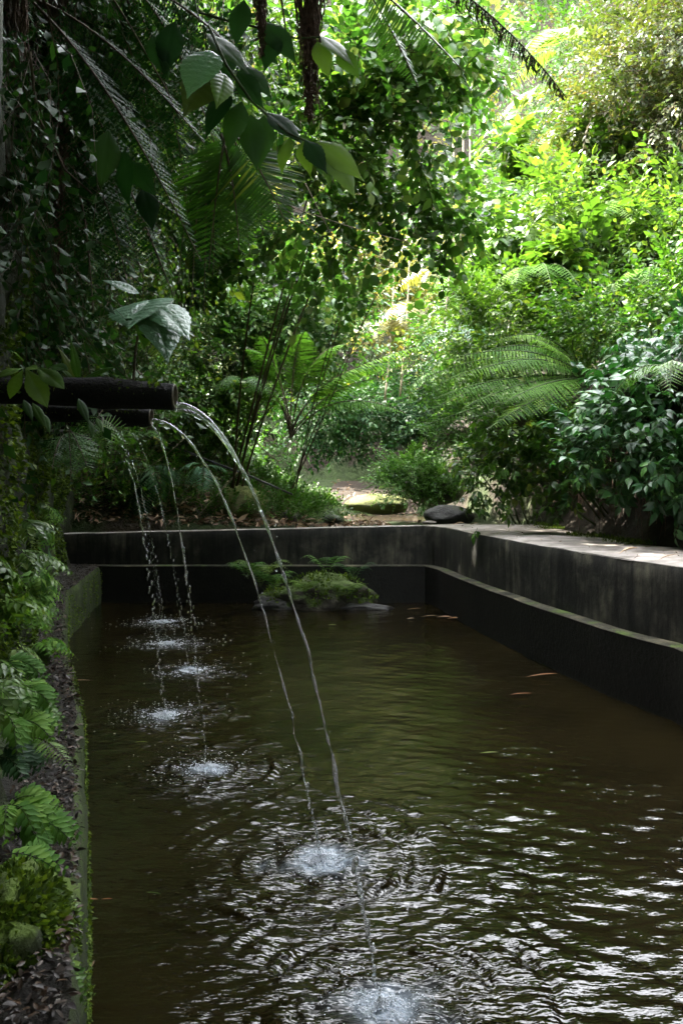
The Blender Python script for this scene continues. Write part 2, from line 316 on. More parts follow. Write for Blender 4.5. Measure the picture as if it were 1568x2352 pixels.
PIN = {'leafy': LEAF['pt'], 'comb': pinna_tpl(11, 1.3, .30), 'tooth': pinna_tpl(7, 1.0, .22), 'strip': leaf_tpl([1, .8, .5], .17, .05, .15), 'simple': leaf_tpl([1.0], .16, .05, .15), 'fish': leaf_tpl([1, .9, .6], .13, .04, .12)}
PFILL = {'leafy': 2.3, 'comb': 4.4, 'tooth': 4.3, 'strip': 4.2, 'simple': 5.2, 'fish': 5.6}
def frond(b, p0, pc, p1, W=.3, n=24, kind='tooth', droop=.25, bare=.15, up=(0, 0, 1), rr=.006, r=None, spread=.15, fwd=.4, dead=0.0):
    P = bez(p0, pc, p1, 14); b.tube(P, np.linspace(rr, rr * .3, 14), 4, 1, .4, False)
    t = np.linspace(bare, .985, n); tt = np.linspace(0, 1, 14); C = np.stack([np.interp(t, tt, P[:, k]) for k in range(3)], -1)
    Tg = np.gradient(P, axis=0); Tg = nrm(np.stack([np.interp(t, tt, Tg[:, k]) for k in range(3)], -1))
    sp_ = np.linalg.norm(np.diff(P, axis=0), axis=1).sum() * (1 - bare) / n
    U = np.asarray(up, float); Sd = nrm(np.cross(Tg, U)); N = np.cross(Sd, Tg)
    u = (t - bare) / (1 - bare); prof = np.clip(np.minimum(.45 + u * 2.2, (1 - u) ** .75 * 1.25 + .04), 0, 1)
    if r is None: r = random.random()
    for sg in (1, -1):
        k = len(t); d = nrm(Sd * sg + Tg * fwd + N * (-droop + R.normal(0, .06, (k, 1))) + R.normal(0, .035, (k, 3)))
        z = nrm(N - d * np.sum(N * d, -1, keepdims=True) + R.normal(0, .08, (k, 3))); x = np.cross(d, z); ln = W * prof * R.uniform(.9, 1.08, k); wx = np.minimum(ln, (sp_ * PFILL[kind]))
        M = np.stack([x * wx[:, None], d * ln[:, None], z * ln[:, None]], -1)
        b.scatter(PIN[kind], M, C, (r + R.uniform(0, spread, k)) % 1)
    return P
def lineup(dirs, ups):
    Y = nrm(dirs); X = nrm(np.cross(Y, ups)); Z = np.cross(X, Y); return np.stack([X, Y, Z], -1)

# pools of spray templates
SP = {}
def sprays(key):
    if key not in SP:
        k = dict(
          ovate=lambda s: spray('ovate', .42, 10, .115, 55, .35, seed=s), small=lambda s: spray('far', .32, 12, .062, 50, .25, .003, seed=s),
          round=lambda s: spray('round', .45, 8, .12, 60, .25, seed=s), lance=lambda s: spray('lance', .42, 11, .14, 45, .4, seed=s),
          mid=lambda s: spray('pt', .36, 10, .085, 55, .3, .003, seed=s), far=lambda s: spray('far', .55, 9, .17, 55, .3, .005, seed=s),
          vine=lambda s: spray('far', .8, 16, .075, 65, .9, .003, seed=s, sag=1.0), comp=lambda s: compound(5, .115, s),
          comp7=lambda s: compound(7, .15, s, .5, .3), bamboo=lambda s: spray('farlong', .5, 12, .2, 35, .6, .003, seed=s, sag=.8))[key]
        SP[key] = [k(s * 13 + len(key)) for s in range(6)]
    return SP[key]
def scatter_blobs(b, blobs, n, key, size=1.0, up=.45, droop=0.0, clump=.22, cper=14, spread=.35, jit=.5, outw=1.0):
    """blobs: list of (centre, radii). Sprays gather round clump centres near the blob surface."""
    vol = np.array([np.prod(r) ** .67 for c, r in blobs]); vol /= vol.sum(); tot = []
    for (c, r), f in zip(blobs, vol):
        k = max(1, int(n * f / cper)); d = nrm(R.normal(0, 1, (k, 3))); q = R.uniform(.35, 1, (k, 1)) ** .55
        cc = np.asarray(c) + d * q * np.asarray(r); m = max(1, int(n * f)); idx = R.randint(0, k, m)
        P = cc[idx] + R.normal(0, clump, (m, 3)) * np.asarray(r).clip(.1, 1.2) ** .5
        dirs = d[idx] * outw + R.normal(0, jit, (m, 3)) + np.array([0, 0, up - droop]); cr = R.rand(k)[idx] * .5 + R.rand(m) * .5
        tot.append((P, dirs, cr)); 
    P, D_, cr = [np.concatenate(x) for x in zip(*tot)]
    ups = np.array([0, 0, 1.]) + R.normal(0, .35, P.shape); M = lineup(D_, ups) * (size * R.uniform(.55, 1.35, len(P)))[:, None, None]
    w_ = R.randint(0, 6, len(P))
    for k, t in enumerate(sprays(key)): s = w_ == k; b.scatter(t, M[s], P[s], cr[s], spread)
    return P, D_
SHARED = {}
def tpl_mesh(key, i, mats):
    kk = (key, i, tuple(m.name for m in mats))
    if kk not in SHARED:
        b = MB(); V, T, Q, mt, mq, rt, rq = sprays(key)[i]; b.add(V, T, Q, 0, (rt, rq)); b.mt = [mt]; b.mq = [mq]
        o = b.build('leaf', list(mats)); SHARED[kk] = o.data; bpy.data.objects.remove(o)
    return SHARED[kk]
def place(mesh, name, parent, M, P, scale=1.0):
    from mathutils import Matrix
    o = bpy.data.objects.new(name, mesh); COL.objects.link(o); o.parent = parent
    l = Vector(P) - parent.location; m = Matrix(((M[0][0], M[0][1], M[0][2], l[0]), (M[1][0], M[1][1], M[1][2], l[1]), (M[2][0], M[2][1], M[2][2], l[2]), (0, 0, 0, 1)))
    o.matrix_basis = m; return o
def PB(u, v, D, ru, rv, rd): return (at(u, v, D), (ru / F * D, rd, rv / F * D))
def plant(name, label, cat, base, blobs, n, key, mat, size=1.0, stems=5, group=None, singles=0, skey=None, ssize=None, wood='stemgreen', sr=.014, **kw):
    """stems rise from the base to the leaf clumps; crown is one loose mass, the leaves nearest to the path are single parts"""
    base = np.asarray(base, float); t = thing(name, label, cat, base, group); b = MB()
    P, D_ = scatter_blobs(b, blobs, n, key, size, **kw); b.build('crown', [G[mat], G[wood]], t, kind='stuff')
    st = MB() ; sel = R.randint(0, len(P), stems * 4)
    mains = []
    for k in range(stems):
        c, r = blobs[k % len(blobs)]; e = np.asarray(c) + R.normal(0, .35, 3) * np.asarray(r); mid = (base + e) / 2 + np.array([R.normal(0, .12), R.normal(0, .12), .12 * np.linalg.norm(e - base)])
        Q_ = bez(base + R.normal(0, .05, 3) * (1, 1, 0), mid, e, 10); sb = MB(); sb.tube(Q_, np.linspace(sr, sr * .35, 10), 5, 0); sb.build('stem', G[wood], t); mains.append(Q_)
    for k in sel:
        q = mains[R.randint(len(mains))][R.randint(4, 10)]
        if np.linalg.norm(P[k] - q) < 1.6: st.tube(bez(q, (q + P[k]) / 2 + R.normal(0, .06, 3), P[k], 6), np.linspace(sr * .4, sr * .15, 6), 4, 0)
    if st.n: st.build('branch', G[wood], t, kind='stuff')
    if singles:
        b2 = MB(); 
        c_ = R.randint(0, len(blobs), singles)
        for k in range(singles):
            c, r = blobs[c_[k]]; d = nrm(R.normal(0, 1, 3)); d[1] = -abs(d[1]); p = np.asarray(c) + d * np.asarray(r) * R.uniform(.75, 1.1)
            dv = d * kw.get('outw', 1.0) + R.normal(0, .4, 3) + np.array([0, 0, kw.get('up', .45) - kw.get('droop', 0) - .2])
            M = lineup(dv[None], (np.array([0, 0, 1.]) + R.normal(0, .3, 3))[None])[0] * (ssize or size) * R.uniform(.8, 1.25)
            place(tpl_mesh(skey or key, R.randint(6), (G[mat], G[wood])), 'leaf', t, M, p)
    return t

# ================================================================== LARGE STRUCTURE
FX = [(2.3, -3), (2.42, 3.5), (2.36, 5.39), (2.12, 6.07), (1.84, 7.37), (1.57, 8.85), (1.36, 10.4), (1.22, 10.9)]     # pool-side face of the right wall
BX = [(3.6, -3), (3.4, 4), (3.04, 7.1), (2.84, 7.42), (2.74, 8.85), (2.80, 11.2)]
LW = [(.35, -3), (.02, 0), (-.35, 1), (-.765, 2.36), (-.967, 2.97), (-1.27, 3.89), (-1.486, 4.45), (-1.96, 5.65), (-2.47, 7.16), (-2.80, 8.13), (-3.28, 10.9)]  # pool-side face of the ledge
LI = [(-.2, -3), (-.55, 0), (-.72, 1), (-1.0, 2.36), (-1.2, 2.97), (-1.50, 3.89), (-1.72, 4.56), (-2.22, 5.83), (-2.78, 7.19), (-3.21, 8.95), (-3.68, 10.9)]      # foot of the mossy cliff
fx = lambda y: ip(y, [p[1] for p in FX], [p[0] for p in FX]); bx_ = lambda y: ip(y, [p[1] for p in BX], [p[0] for p in BX])
lw = lambda y: ip(y, [p[1] for p in LW], [p[0] for p in LW]); li = lambda y: ip(y, [p[1] for p in LI], [p[0] for p in LI])

def H(x, y):
    x = np.asarray(x, float); y = np.asarray(y, float)
    xl = np.where(y < 11, li(y) - .2, .25 - .10 * (y - 11)); dl = np.maximum(0, xl - x)
    cap = 9.5 + 1 * np.sin(y * .9) + 0 * x; cap = np.where(y > 8, np.maximum(4.2, 9.5 - 1.3 * (y - 8)), cap)
    near = .6 * np.clip(dl * 8, 0, 1) + 3.2 * dl; far = np.where(dl < 4, .42 * dl + .05 * dl * dl, 2.48 + 1.6 * (dl - 4)); left = np.minimum(np.where(y < 11, near, far * np.clip((y - 11.05) / 2.0, .04, 1)), cap) + .12 * dl * (y < 11)
    xr = np.where(y < 11.2, bx_(y) + .85, ip(y, [11.2, 14, 18, 24], [2.85, 2.3, 1.7, 2.0])); dr = np.maximum(0, x - xr)
    right = np.minimum(dr * 3.6, 1.7) + .95 * np.maximum(0, dr - .4); right = np.minimum(right, 15 + .1 * dr)
    back = np.where(y > 21.2, np.minimum((y - 21.2) * 4.5, 1.7) + 2.3 * np.maximum(0, y - 21.9), 0); back = np.minimum(back, 21.5 + .1 * (y - 20))
    behind = np.maximum(0, -2.5 - y) * 1.5; behind = np.minimum(behind, 11)
    floor = .96 - .10 * np.exp(-((y - 16.2) / 1.6) ** 2 - ((x - 1.1) / 1.3) ** 2) + np.clip((y - 17.8) * .22, 0, .75)
    h = floor + np.maximum.reduce([left, right, back, behind])
    n = fbm(np.stack([x * .35, y * .35, 0 * x], -1), 4, 3); am = np.clip(h - 1.3, 0, 6) * .16; h = h + n * am + .05 * fbm(np.stack([x * 2, y * 2, 0 * x], -1), 3, 8)
    pool = (y < 11.02) & (x > lw(y) - .12) & (x < fx(y) + .45); h = np.where(pool, -.8, h)
    sh = (y < 11.1) & (x <= lw(y) - .12) & (x > li(y) - .12); return np.where(sh, .3, h)
def axis(lo, a, b_, hi, s): 
    o1 = a - np.cumsum(s * 1.12 ** np.arange(60)); o2 = b_ + np.cumsum(s * 1.12 ** np.arange(60)); return np.concatenate([o1[o1 > lo][::-1], np.arange(a, b_, s), o2[o2 < hi]])
gx = axis(-70, -6, 8, 70, .15); gy = axis(-60, 0, 24, 110, .15); X, Y = np.meshgrid(gx, gy, indexing='xy'); Z = H(X, Y)
b = MB(); ny, nx = X.shape; i = np.arange(ny - 1)[:, None] * nx; j = np.arange(nx - 1)[None]
b.add(np.stack([X, Y, Z], -1), (), np.stack([i + j, i + j + 1, i + nx + j + 1, i + nx + j], -1).reshape(-1, 4), 0, 0.)
struct(b.build('ground', G['soil']))
def on_ground(x, y): return np.array([x, y, float(H(x, y))])

# mud path and stream behind the pool
def sheet(name, mat, c, rx, ry, lift, sub=26, z=None, seed=0):
    b = MB(); th = np.linspace(0, 2 * math.pi, 40, endpoint=False); V = [(c[0], c[1], 0)]; T = []; 
    for k in range(1, 9):
        rr = k / 8 * (1 + .12 * np.sin(th * 3 + seed) + .08 * np.sin(th * 5 + 2 * seed)); V += [(c[0] + rx * r_ * math.cos(t_), c[1] + ry * r_ * math.sin(t_), 0) for r_, t_ in zip(rr, th)]
    V = np.array(V); V[:, 2] = (H(V[:, 0], V[:, 1]) + lift) if z is None else z
    for q in range(40): T.append((0, 1 + q, 1 + (q + 1) % 40))
    Qd = [(1 + k * 40 + q, 1 + (k + 1) * 40 + q, 1 + (k + 1) * 40 + (q + 1) % 40, 1 + k * 40 + (q + 1) % 40) for k in range(7) for q in range(40)]
    b.add(V, T, Qd, 0, 0.); return struct(b.build(name, mat))
sheet('path', G['mud'], (.75, 19.0), 1.35, 1.75, .03, seed=2)
sheet('stream', G['stream'], (1.3, 14.6), 1.5, 2.6, 0, z=.945, seed=1)

# ---- pool walls
def ribbon_wall(b, pts, prof, m=0, jit=.0):
    """extrude a profile [(offset outward, z)] along plan points; outward = side away from the pool (offset along dirs)"""
    pts = np.asarray(pts, float); n = len(pts); k = len(prof); V = np.zeros((n, k, 3))
    for a in range(n):
        for c, (o, z) in enumerate(prof): V[a, c] = (pts[a, 0] + pts[a, 2] * o, pts[a, 1] + pts[a, 3] * o, z + (pts[a, 4] if pts.shape[1] > 4 else 0) * (z > .6))
    if jit: V += (fbm(V * 3.1, 3, 5) * jit)[..., None]
    i = np.arange(n - 1)[:, None] * k; j = np.arange(k - 1)[None]; b.add(V.reshape(-1, 3), (), np.stack([i + j, i + j + 1, i + k + j + 1, i + k + j], -1).reshape(-1, 4), m, 0.)
def right_pts():
    ys = np.concatenate([np.linspace(-2.5, 5, 16), np.linspace(5.1, 10.78, 40)]); return np.array([(fx(y), y, 1, .12, 0) for y in ys])
wall = thing('pool_wall', 'stained concrete pool wall with flat walkway top and low mossy step', 'wall', (1.3, 10.9, 0))
# back stretch, runs left to right; top drops a little to the left
xs = np.linspace(-3.9, 1.10, 40); BP = np.array([(x, 10.9 + .02 * fbm(np.array([x, 0, 0.]), 2), 0, 1, -.11 * (1.2 - x) / 4.8) for x in xs])
b = MB(); ribbon_wall(b, BP, [(0, .50), (0, .62), (0, .75), (0, .9), (.004, 1.0), (.016, 1.035)], 0, .010); RPz = right_pts()
ribbon_wall(b, RPz, [(0, .50), (0, .62), (0, .75), (0, .9), (.004, 1.005), (.018, 1.035)], 0, .010)
c0 = np.array([(1.10, 10.9, 0, 1, 0), (1.15, 10.89, .3, .95, 0), (1.205, 10.85, .75, .6, 0), (fx(10.78), 10.78, 1, .12, 0)]); ribbon_wall(b, c0, [(0, .50), (0, .75), (0, .9), (.004, 1.0), (.017, 1.035)], 0, .010)
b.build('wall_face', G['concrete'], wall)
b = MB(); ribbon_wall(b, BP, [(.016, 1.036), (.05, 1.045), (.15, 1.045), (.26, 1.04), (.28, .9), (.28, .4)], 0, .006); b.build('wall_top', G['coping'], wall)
b = MB(); V = []; ys = np.concatenate([np.linspace(-2.5, 5, 20), np.linspace(5.1, 11.18, 60)])
tq = np.linspace(0, 1, 12)
for y in ys:
    xa = fx(min(y, 10.78)) + .018 if y < 10.78 else 1.24 + (y - 10.78) * -.35; xb = bx_(y)
    for t in tq: V.append((xa + (xb - xa) * t, y + (.1 if False else 0), 1.037 + .012 * math.sin(t * math.pi)))
V = np.array(V); V[:, 2] += .012 * fbm(V * 1.7, 3, 2) + .004 * fbm(V * 9, 3, 4); V = V.reshape(len(ys), 12, 3); V[:, 0, 0] += .014 * fbm(V[:, 0] * 5, 3, 9) - .006; V[:, 0, 2] -= .006; Vd = V.copy()
edge = np.concatenate([V, V[:, -1:] - np.array([0, 0, .5])], 1); k = 13; i = np.arange(len(ys) - 1)[:, None] * k; j = np.arange(k - 1)[None]
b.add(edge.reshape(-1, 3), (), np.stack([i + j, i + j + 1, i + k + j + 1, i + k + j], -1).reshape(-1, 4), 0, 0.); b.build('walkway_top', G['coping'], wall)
# step ledge
BPs = BP.copy(); BPs[:, 4] = 0; b = MB(); prof = [(-.121, .494), (-.112, .503), (-.05, .506), (.02, .506)]
ribbon_wall(b, BPs, prof, 0, .005); RP2 = right_pts(); ribbon_wall(b, RP2, prof, 0, .005); ribbon_wall(b, c0, prof, 0, .005); b.build('step', G['step'], wall)
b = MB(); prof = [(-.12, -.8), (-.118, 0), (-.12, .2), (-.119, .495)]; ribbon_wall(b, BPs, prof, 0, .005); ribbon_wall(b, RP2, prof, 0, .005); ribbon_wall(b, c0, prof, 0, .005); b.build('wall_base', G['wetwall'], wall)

# ---- left ledge and mossy cliff
led = thing('side_ledge', 'low mossy stone ledge along the left cliff covered in wet dead leaves', 'ledge', (lw(5), 5, 0))
ys = np.linspace(-1, 10.88, 240); b = MB(); V = []
for y in ys:
    a, c = lw(y), li(y); V.append([(a, y, -.8), (a + .0, y, -.1), (a + .01, y, .12), (a + .005, y, .3), (a - .005, y, .44), (a - .03, y, .49)])
V = np.array(V); V[..., 0] += .05 * fbm(V * 3.5, 5, 1)[...] ; k = 6; i = np.arange(len(ys) - 1)[:, None] * k; j = np.arange(k - 1)[None]
b.add(V.reshape(-1, 3), (), np.stack([i + j, i + j + 1, i + k + j + 1, i + k + j], -1).reshape(-1, 4), 0, 0.); b.build('ledge_side', G['ledgemoss'], led); edgeV = V[:, -1]
b = MB(); tq = np.linspace(0, 1, 9); V = np.array([[e + (np.array([li(e[1]) - .15, e[1], .53]) - e) * t for t in tq] for e in edgeV]); V[:, 1:, 2] += (.03 * fbm(V * 7, 4, 6))[:, 1:]
k = 9; i = np.arange(len(ys) - 1)[:, None] * k; j = np.arange(k - 1)[None]; b.add(V.reshape(-1, 3), (), np.stack([i + j, i + j + 1, i + k + j + 1, i + k + j], -1).reshape(-1, 4), 0, 0.); b.build('ledge_top', G['wetgrit'], led)

b = MB(); yy = np.concatenate([np.linspace(-2, 11.2, 300), np.linspace(11.4, 17, 24)]); zz = np.concatenate([np.linspace(.3, 2.6, 70), np.linspace(2.7, 9, 30)]); Yc, Zc = np.meshgrid(yy, zz, indexing='ij')
base = np.where(Yc < 11.2, li(Yc) - .02, -3.7 - (Yc - 11.2) * .5); lean = .03 * (Zc - .5) + np.clip(Zc - 3.0, 0, 4) * -.12
Xc = base + lean; q = np.stack([Xc, Yc, Zc], -1); dd = .16 * fbm(q * 1.4, 3, 11) + .07 * fbm(q * 5, 4, 12) - .05
nearc = np.clip((Yc - 1.0) / 1.5, 0, 1); Xc = Xc + dd * (.35 + .65 * nearc) - np.clip(Zc - .55, 0, .3) * .1; Yc2 = Yc + .05 * fbm(q * 4 + 9, 3, 13)
b.add(np.stack([Xc, Yc2, Zc], -1), (), [], 0, 0.); k = len(zz); i = np.arange(len(yy) - 1)[:, None] * k; j = np.arange(k - 1)[None]
b.add(np.zeros((0, 3)), (), np.stack([i + j, i + k + j, i + k + j + 1, i + j + 1], -1).reshape(-1, 4) - b.n, 0, 0.); struct(b.build('cliff', G['cliffmoss']))
def cliff_x(y, z): 
    q = np.array([li(y) + .03 * (z - .5) - max(0, z - 3) * .12, y, z]); return q[0] + .16 * fbm(q * 1.4, 3, 11) + .07 * fbm(q * 5, 4, 12) - .05

b = MB(); yy = np.linspace(-3, 16, 190); zz = np.linspace(.8, 3.0, 34); Yc, Zc = np.meshgrid(yy, zz, indexing='ij'); bq = np.where(Yc < 11.2, bx_(Yc), ip(Yc, [11.2, 14, 18], [2.75, 2.2, 1.6])); q = np.stack([bq, Yc, Zc], -1)
Xc = bq + .05 + .62 * np.sin(np.clip((Zc - .9) / 1.7, 0, 1) * math.pi) - .05 * (Zc > 2.5) + .10 * fbm(q * 1.6, 3, 51) + .05 * fbm(q * 6, 4, 52) + np.clip(Zc - 2.6, 0, 1) * 1.5
k = len(zz); i = np.arange(len(yy) - 1)[:, None] * k; j = np.arange(k - 1)[None]; b.add(np.stack([Xc, Yc, Zc], -1), (), np.stack([i + j, i + j + 1, i + k + j + 1, i + k + j], -1).reshape(-1, 4), 0, 0.); struct(b.build('earth_bank', G['darksoil']))

# ---- water: jets first (their landing points drive the ripples)
# (mouth px, landing px, thickness of the stream at the mouth, beads start)
JET = [((405, 930), (874, 2312), .023, .93), ((350, 966), (738, 1975), .016, .96), ((341, 976), (474, 1765), .012, .66), ((258, 1000), (378, 1642), .014, .55),
       ((283, 985), (436, 1540), .011, .6), ((266, 1012), (383, 1478), .012, .58), ((256, 1030), (372, 1428), .011, .55)]
SPL = []
for (mu, lu, r0, br) in JET: SPL.append(onz(lu[0], lu[1], 0.0))

gy2 = [ -1.5]
while gy2[-1] < 11.0: gy2.append(gy2[-1] + .010 + max(0, gy2[-1] - 2.2) * .0042 + (.03 if gy2[-1] < 1.9 else 0))
gy2 = np.array(gy2); gx2 = np.arange(-3.7, 2.75, .0155); X, Y = np.meshgrid(gx2, gy2, indexing='xy')
Zw = np.zeros_like(X); foam = np.zeros_like(X); chop = np.zeros_like(X)
amp0 = [1.0, 1.0, .75, .55, .5, .45, .4]; rs = np.random.RandomState(3)
for k, (c, a0) in enumerate(zip(SPL, amp0)):
    dx = X - c[0]; dy = Y - c[1]; wob = .16 * fbm(np.stack([X * 1.6, Y * 1.6, 0 * X + k], -1), 3, 20 + k); r = np.hypot(dx, dy) * (1 + wob) + 1e-4
    env = np.exp(-((r - .42) / .30) ** 2) * .8 + np.exp(-r / .9) * .55; brk = np.clip(.5 + 1.5 * fbm(np.stack([X * 6, Y * 6, 0 * X + k * 3], -1), 3, 40 + k), 0, 1.6)
    for lam, am in ((.19, .0042), (.098, .0048), (.064, .0036)): Zw += a0 * am * env * brk * np.sin(2 * math.pi * r / lam * (1 + .06 * np.sqrt(r)) + rs.rand() * 6)
    chop += np.exp(-(r / (.42 if a0 > .9 else .36)) ** 2) * (.35 + brk) * 1.2 + a0 * .12 * np.exp(-r / .8); foam += np.exp(-(r * (1 + .6 * fbm(np.stack([X * 9, Y * 9, 0 * X + k], -1), 3, 90 + k)) / (.07 + .025 * (a0 > .9))) ** 2) * (.35 + .8 * brk)
for lam, am, th in ((.55, .0026, .3), (.37, .0020, -.5), (.8, .003, 1.1), (.24, .0018, 2.2), (.15, .0015, .5), (.105, .0012, .15), (.075, .0009, -.35)):
    Zw += am * np.sin(2 * math.pi / lam * (X * math.sin(th) + Y * math.cos(th)) + 2.2 * fbm(np.stack([X, Y, 0 * X + lam], -1), 2, 60))
calm = np.clip(1.1 - (Y - 2) * .07, .5, 1) * np.clip((X - lw(Y)) * 1.2, .15, 1); Zw *= np.clip(calm + chop * .4, .2, 1.0)
Zw = np.where(chop > .5, Zw * 1.25, Zw)
b = MB(); ny, nx = X.shape; i = np.arange(ny - 1)[:, None] * nx; j = np.arange(nx - 1)[None]
b.add(np.stack([X, Y, Zw], -1), (), np.stack([i + j, i + j + 1, i + nx + j + 1, i + nx + j], -1).reshape(-1, 4), 0, 0.)
o = struct(b.build('pool_water', G['water']))
for nm, arr in (('foam', foam), ('chop', chop)): at_ = o.data.attributes.new(nm, 'FLOAT', 'POINT'); at_.data.foreach_set('value', np.clip(arr, 0, 1).astype(np.float32).ravel())


# ================================================================== VEGETATION MASSES OF THE SETTING
def surf_scatter(name, mat, key, n, xr, yr, test, size, lift=.15, label=None, cat=None, seed=1, wood='wood', cl=.5):
    rs = np.random.RandomState(seed); x = rs.uniform(*xr, n * 3); y = rs.uniform(*yr, n * 3); z = H(x, y); P = np.stack([x, y, z], -1)
    m = test(x, y, z) & (fbm(P * .55, 3, seed) > -cl * rs.rand(n * 3)); P = P[m][:n]; e = .15
    gxn = (H(P[:, 0] + e, P[:, 1]) - H(P[:, 0] - e, P[:, 1])) / (2 * e); gyn = (H(P[:, 0], P[:, 1] + e) - H(P[:, 0], P[:, 1] - e)) / (2 * e)
    N = nrm(np.stack([-gxn, -gyn, np.ones(len(P))], -1)); P = P + N * rs.uniform(-.05, 1, (len(P), 1)) ** 2 * lift
    D_ = N * 1.0 + rs.normal(0, .5, N.shape) + np.array([0, 0, .1]); M = lineup(D_, np.array([0, 0, 1.]) + rs.normal(0, .4, N.shape)) * (size * rs.uniform(.6, 1.3, len(P)))[:, None, None]
    b = MB(); wv = rs.randint(0, 6, len(P)); cr = (fbm(P * .8, 2, seed + 5) * .35 + .4 + rs.rand(len(P)) * .25) % 1
    for k, t in enumerate(sprays(key)): s = wv == k; b.scatter(t, M[s], P[s], cr[s], .3)
    o = b.build(name, [G[mat], G[wood]], None, kind='stuff'); tag(o, label, cat); return o
rock_gap = lambda x, y, z: ~((x > 4.6) & (x < 6.6) & (y > 21.5) & (z > 9) & (z < 17))
surf_scatter('hillside_vegetation', 'mid', 'far', 5200, (-16, 17), (20.5, 33), lambda x, y, z: rock_gap(x, y, z) & (z > 2.9), 1.25, .6, 'dense green vegetation covering the steep gorge wall at the back', 'vegetation', 2)
surf_scatter('hillside_vegetation', 'straw', 'far', 1500, (-6, 14), (20.5, 33), lambda x, y, z: (z > 3.4), 1.1, .7, 'pale straw green foliage hanging over the sunlit gorge wall', 'vegetation', 4)
surf_scatter('slope_undergrowth', 'bright', 'mid', 2300, (2.6, 13), (5.5, 24), lambda x, y, z: (z > 2.7) & (x < y * .55 + 1.5), 1.7, .7, 'bright leafy undergrowth covering the right hand slope', 'undergrowth', 5)
surf_scatter('slope_undergrowth', 'mid', 'mid', 3600, (-12, .6), (11.3, 22), lambda x, y, z: (z > 1.9) & (x < .1 - .12 * (y - 11)), 1.4, .5, 'leafy undergrowth covering the left slope beyond the pool', 'undergrowth', 6)
surf_scatter('bank_herbs', 'mid', 'small', 2400, (-4.2, .35), (11.35, 14.5), lambda x, y, z: (z > 1.02), .85, .16, 'low leafy weeds on the bank behind the pool wall', 'weeds', 7, cl=.3)

# big trees out of view, added over the pool to block sun and sky
def shade_tree(name, label, base, top, blobs, n, group):
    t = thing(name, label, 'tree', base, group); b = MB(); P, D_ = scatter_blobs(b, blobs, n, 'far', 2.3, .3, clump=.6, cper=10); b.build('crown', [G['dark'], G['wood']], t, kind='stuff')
    b = MB(); b.tube(bez(base, (np.array(base) + top) / 2 + [.3, 0, 0], top, 12), np.linspace(.28, .1, 12), 8); b.build('trunk', G['wood'], t)
    for c, r in blobs: b = MB(); b.tube(bez(top, (np.array(top) + c) / 2 + [0, 0, .5], c, 8), np.linspace(.09, .03, 8), 5); b.build('limb', G['wood'], t)
shade_tree('unseen_shade_tree', 'unseen tree on the left cliff, placed to shade the near end of the pool', (-4.4, 2.5, 9.5), (-3, 2.5, 11.5), [((-2.2, 1.8, 7.0), (1.5, 2.5, 1.2)), ((-3.9, 6.0, 7.4), (1.1, 2.4, 1.4)), ((-2.0, -1.5, 6.6), (2.2, 2.2, 1.3))], 1200, 'unseen shade trees over the pool')
shade_tree('unseen_shade_tree', 'unseen tree on the left cliff, placed to screen the sun off the far end of the pool', (-5.6, 10.4, 4.5), (-5.2, 10.4, 6), [((-5.0, 10.4, 6.6), (1.2, 2.2, 1.7)), ((-5.2, 13.9, 9.8), (1.2, 1.6, 1.4)), ((-5.0, 13.6, 9.2), (1.0, 1.4, 1.2)), ((-5.8, 8.0, 8.2), (1.0, 2.0, 1.3))], 480, 'unseen shade trees over the pool')

shade_tree('unseen_shade_tree', 'unseen tree behind the viewer, its crown placed to shade the near end of the pool', (1.0, -7, 7.5), (1, -5, 10), [((.5, -3.5, 8.4), (3.6, 3.2, 1.8)), ((3.8, -1.5, 9.0), (3.0, 3.6, 1.8)), ((.8, 1.4, 9.4), (3.4, 2.2, 1.4)), ((-3, -4, 7.5), (2.5, 3, 2.2))], 1700, 'unseen shade trees over the pool')
shade_tree('unseen_shade_tree', 'unseen tree on the right slope, its crown placed to shade the walkway', (8.5, 5, 6.0), (8.2, 5, 10), [((6.3, 3.6, 9.0), (2.4, 3.2, 2.1)), ((7.5, 0, 8.5), (3, 3, 2.5))], 1000, 'unseen shade trees over the pool')

# ================================================================== INDIVIDUAL PLANTS
# --- right bank
plant('overhanging_shrub', 'large shrub with bluish green pointed compound leaves hanging over the walkway at the right edge', 'shrub', on_ground(3.6, 8.0),
      [PB(1500, 960, 7.3, 150, 130, .55), PB(1420, 1040, 7.5, 110, 90, .5), PB(1560, 1080, 7.0, 110, 90, .5), PB(1540, 820, 7.8, 120, 90, .6)], 1050, 'comp', 'blue', .82, 7, singles=170, up=-.05, clump=.2, outw=.8, jit=.45)
plant('overhanging_shrub', 'dark green shrub with yellowish lower leaves between the tree fern and the bluish shrub', 'shrub', on_ground(3.3, 9.6),
      [PB(1210, 1010, 8.9, 110, 90, .5), PB(1300, 1080, 8.8, 70, 90, .4), PB(1130, 1080, 9.4, 80, 90, .4), PB(1320, 960, 9.0, 90, 60, .5), ], 900, 'comp', 'mid', .72, 6, singles=120, up=0, clump=.2)
plant('leafy_bush', 'bush of finely cut pale green leaves at the foot of the right slope', 'bush', on_ground(2.6, 11.6),
      [PB(1060, 990, 11.3, 70, 60, .4), PB(1040, 930, 11.6, 70, 50, .4)], 420, 'small', 'fern', 1.0, 4)
plant('leafy_bush', 'bright green leafy shrub low on the right slope above the tree fern', 'bush', on_ground(3.8, 11),
      [PB(1180, 740, 11, 120, 70, .7), PB(1320, 700, 11, 110, 80, .7), PB(1100, 800, 11.6, 80, 50, .5)], 700, 'mid', 'bright', 1.25, 6, singles=60)
plant('leafy_bush', 'bush of large drooping compound leaves in the middle of the right slope', 'bush', on_ground(4.4, 11.5), [PB(1220, 560, 11.6, 90, 50, .5), PB(1330, 630, 10.6, 80, 50, .4)], 330, 'comp7', 'bright', 1.15, 4, up=0)
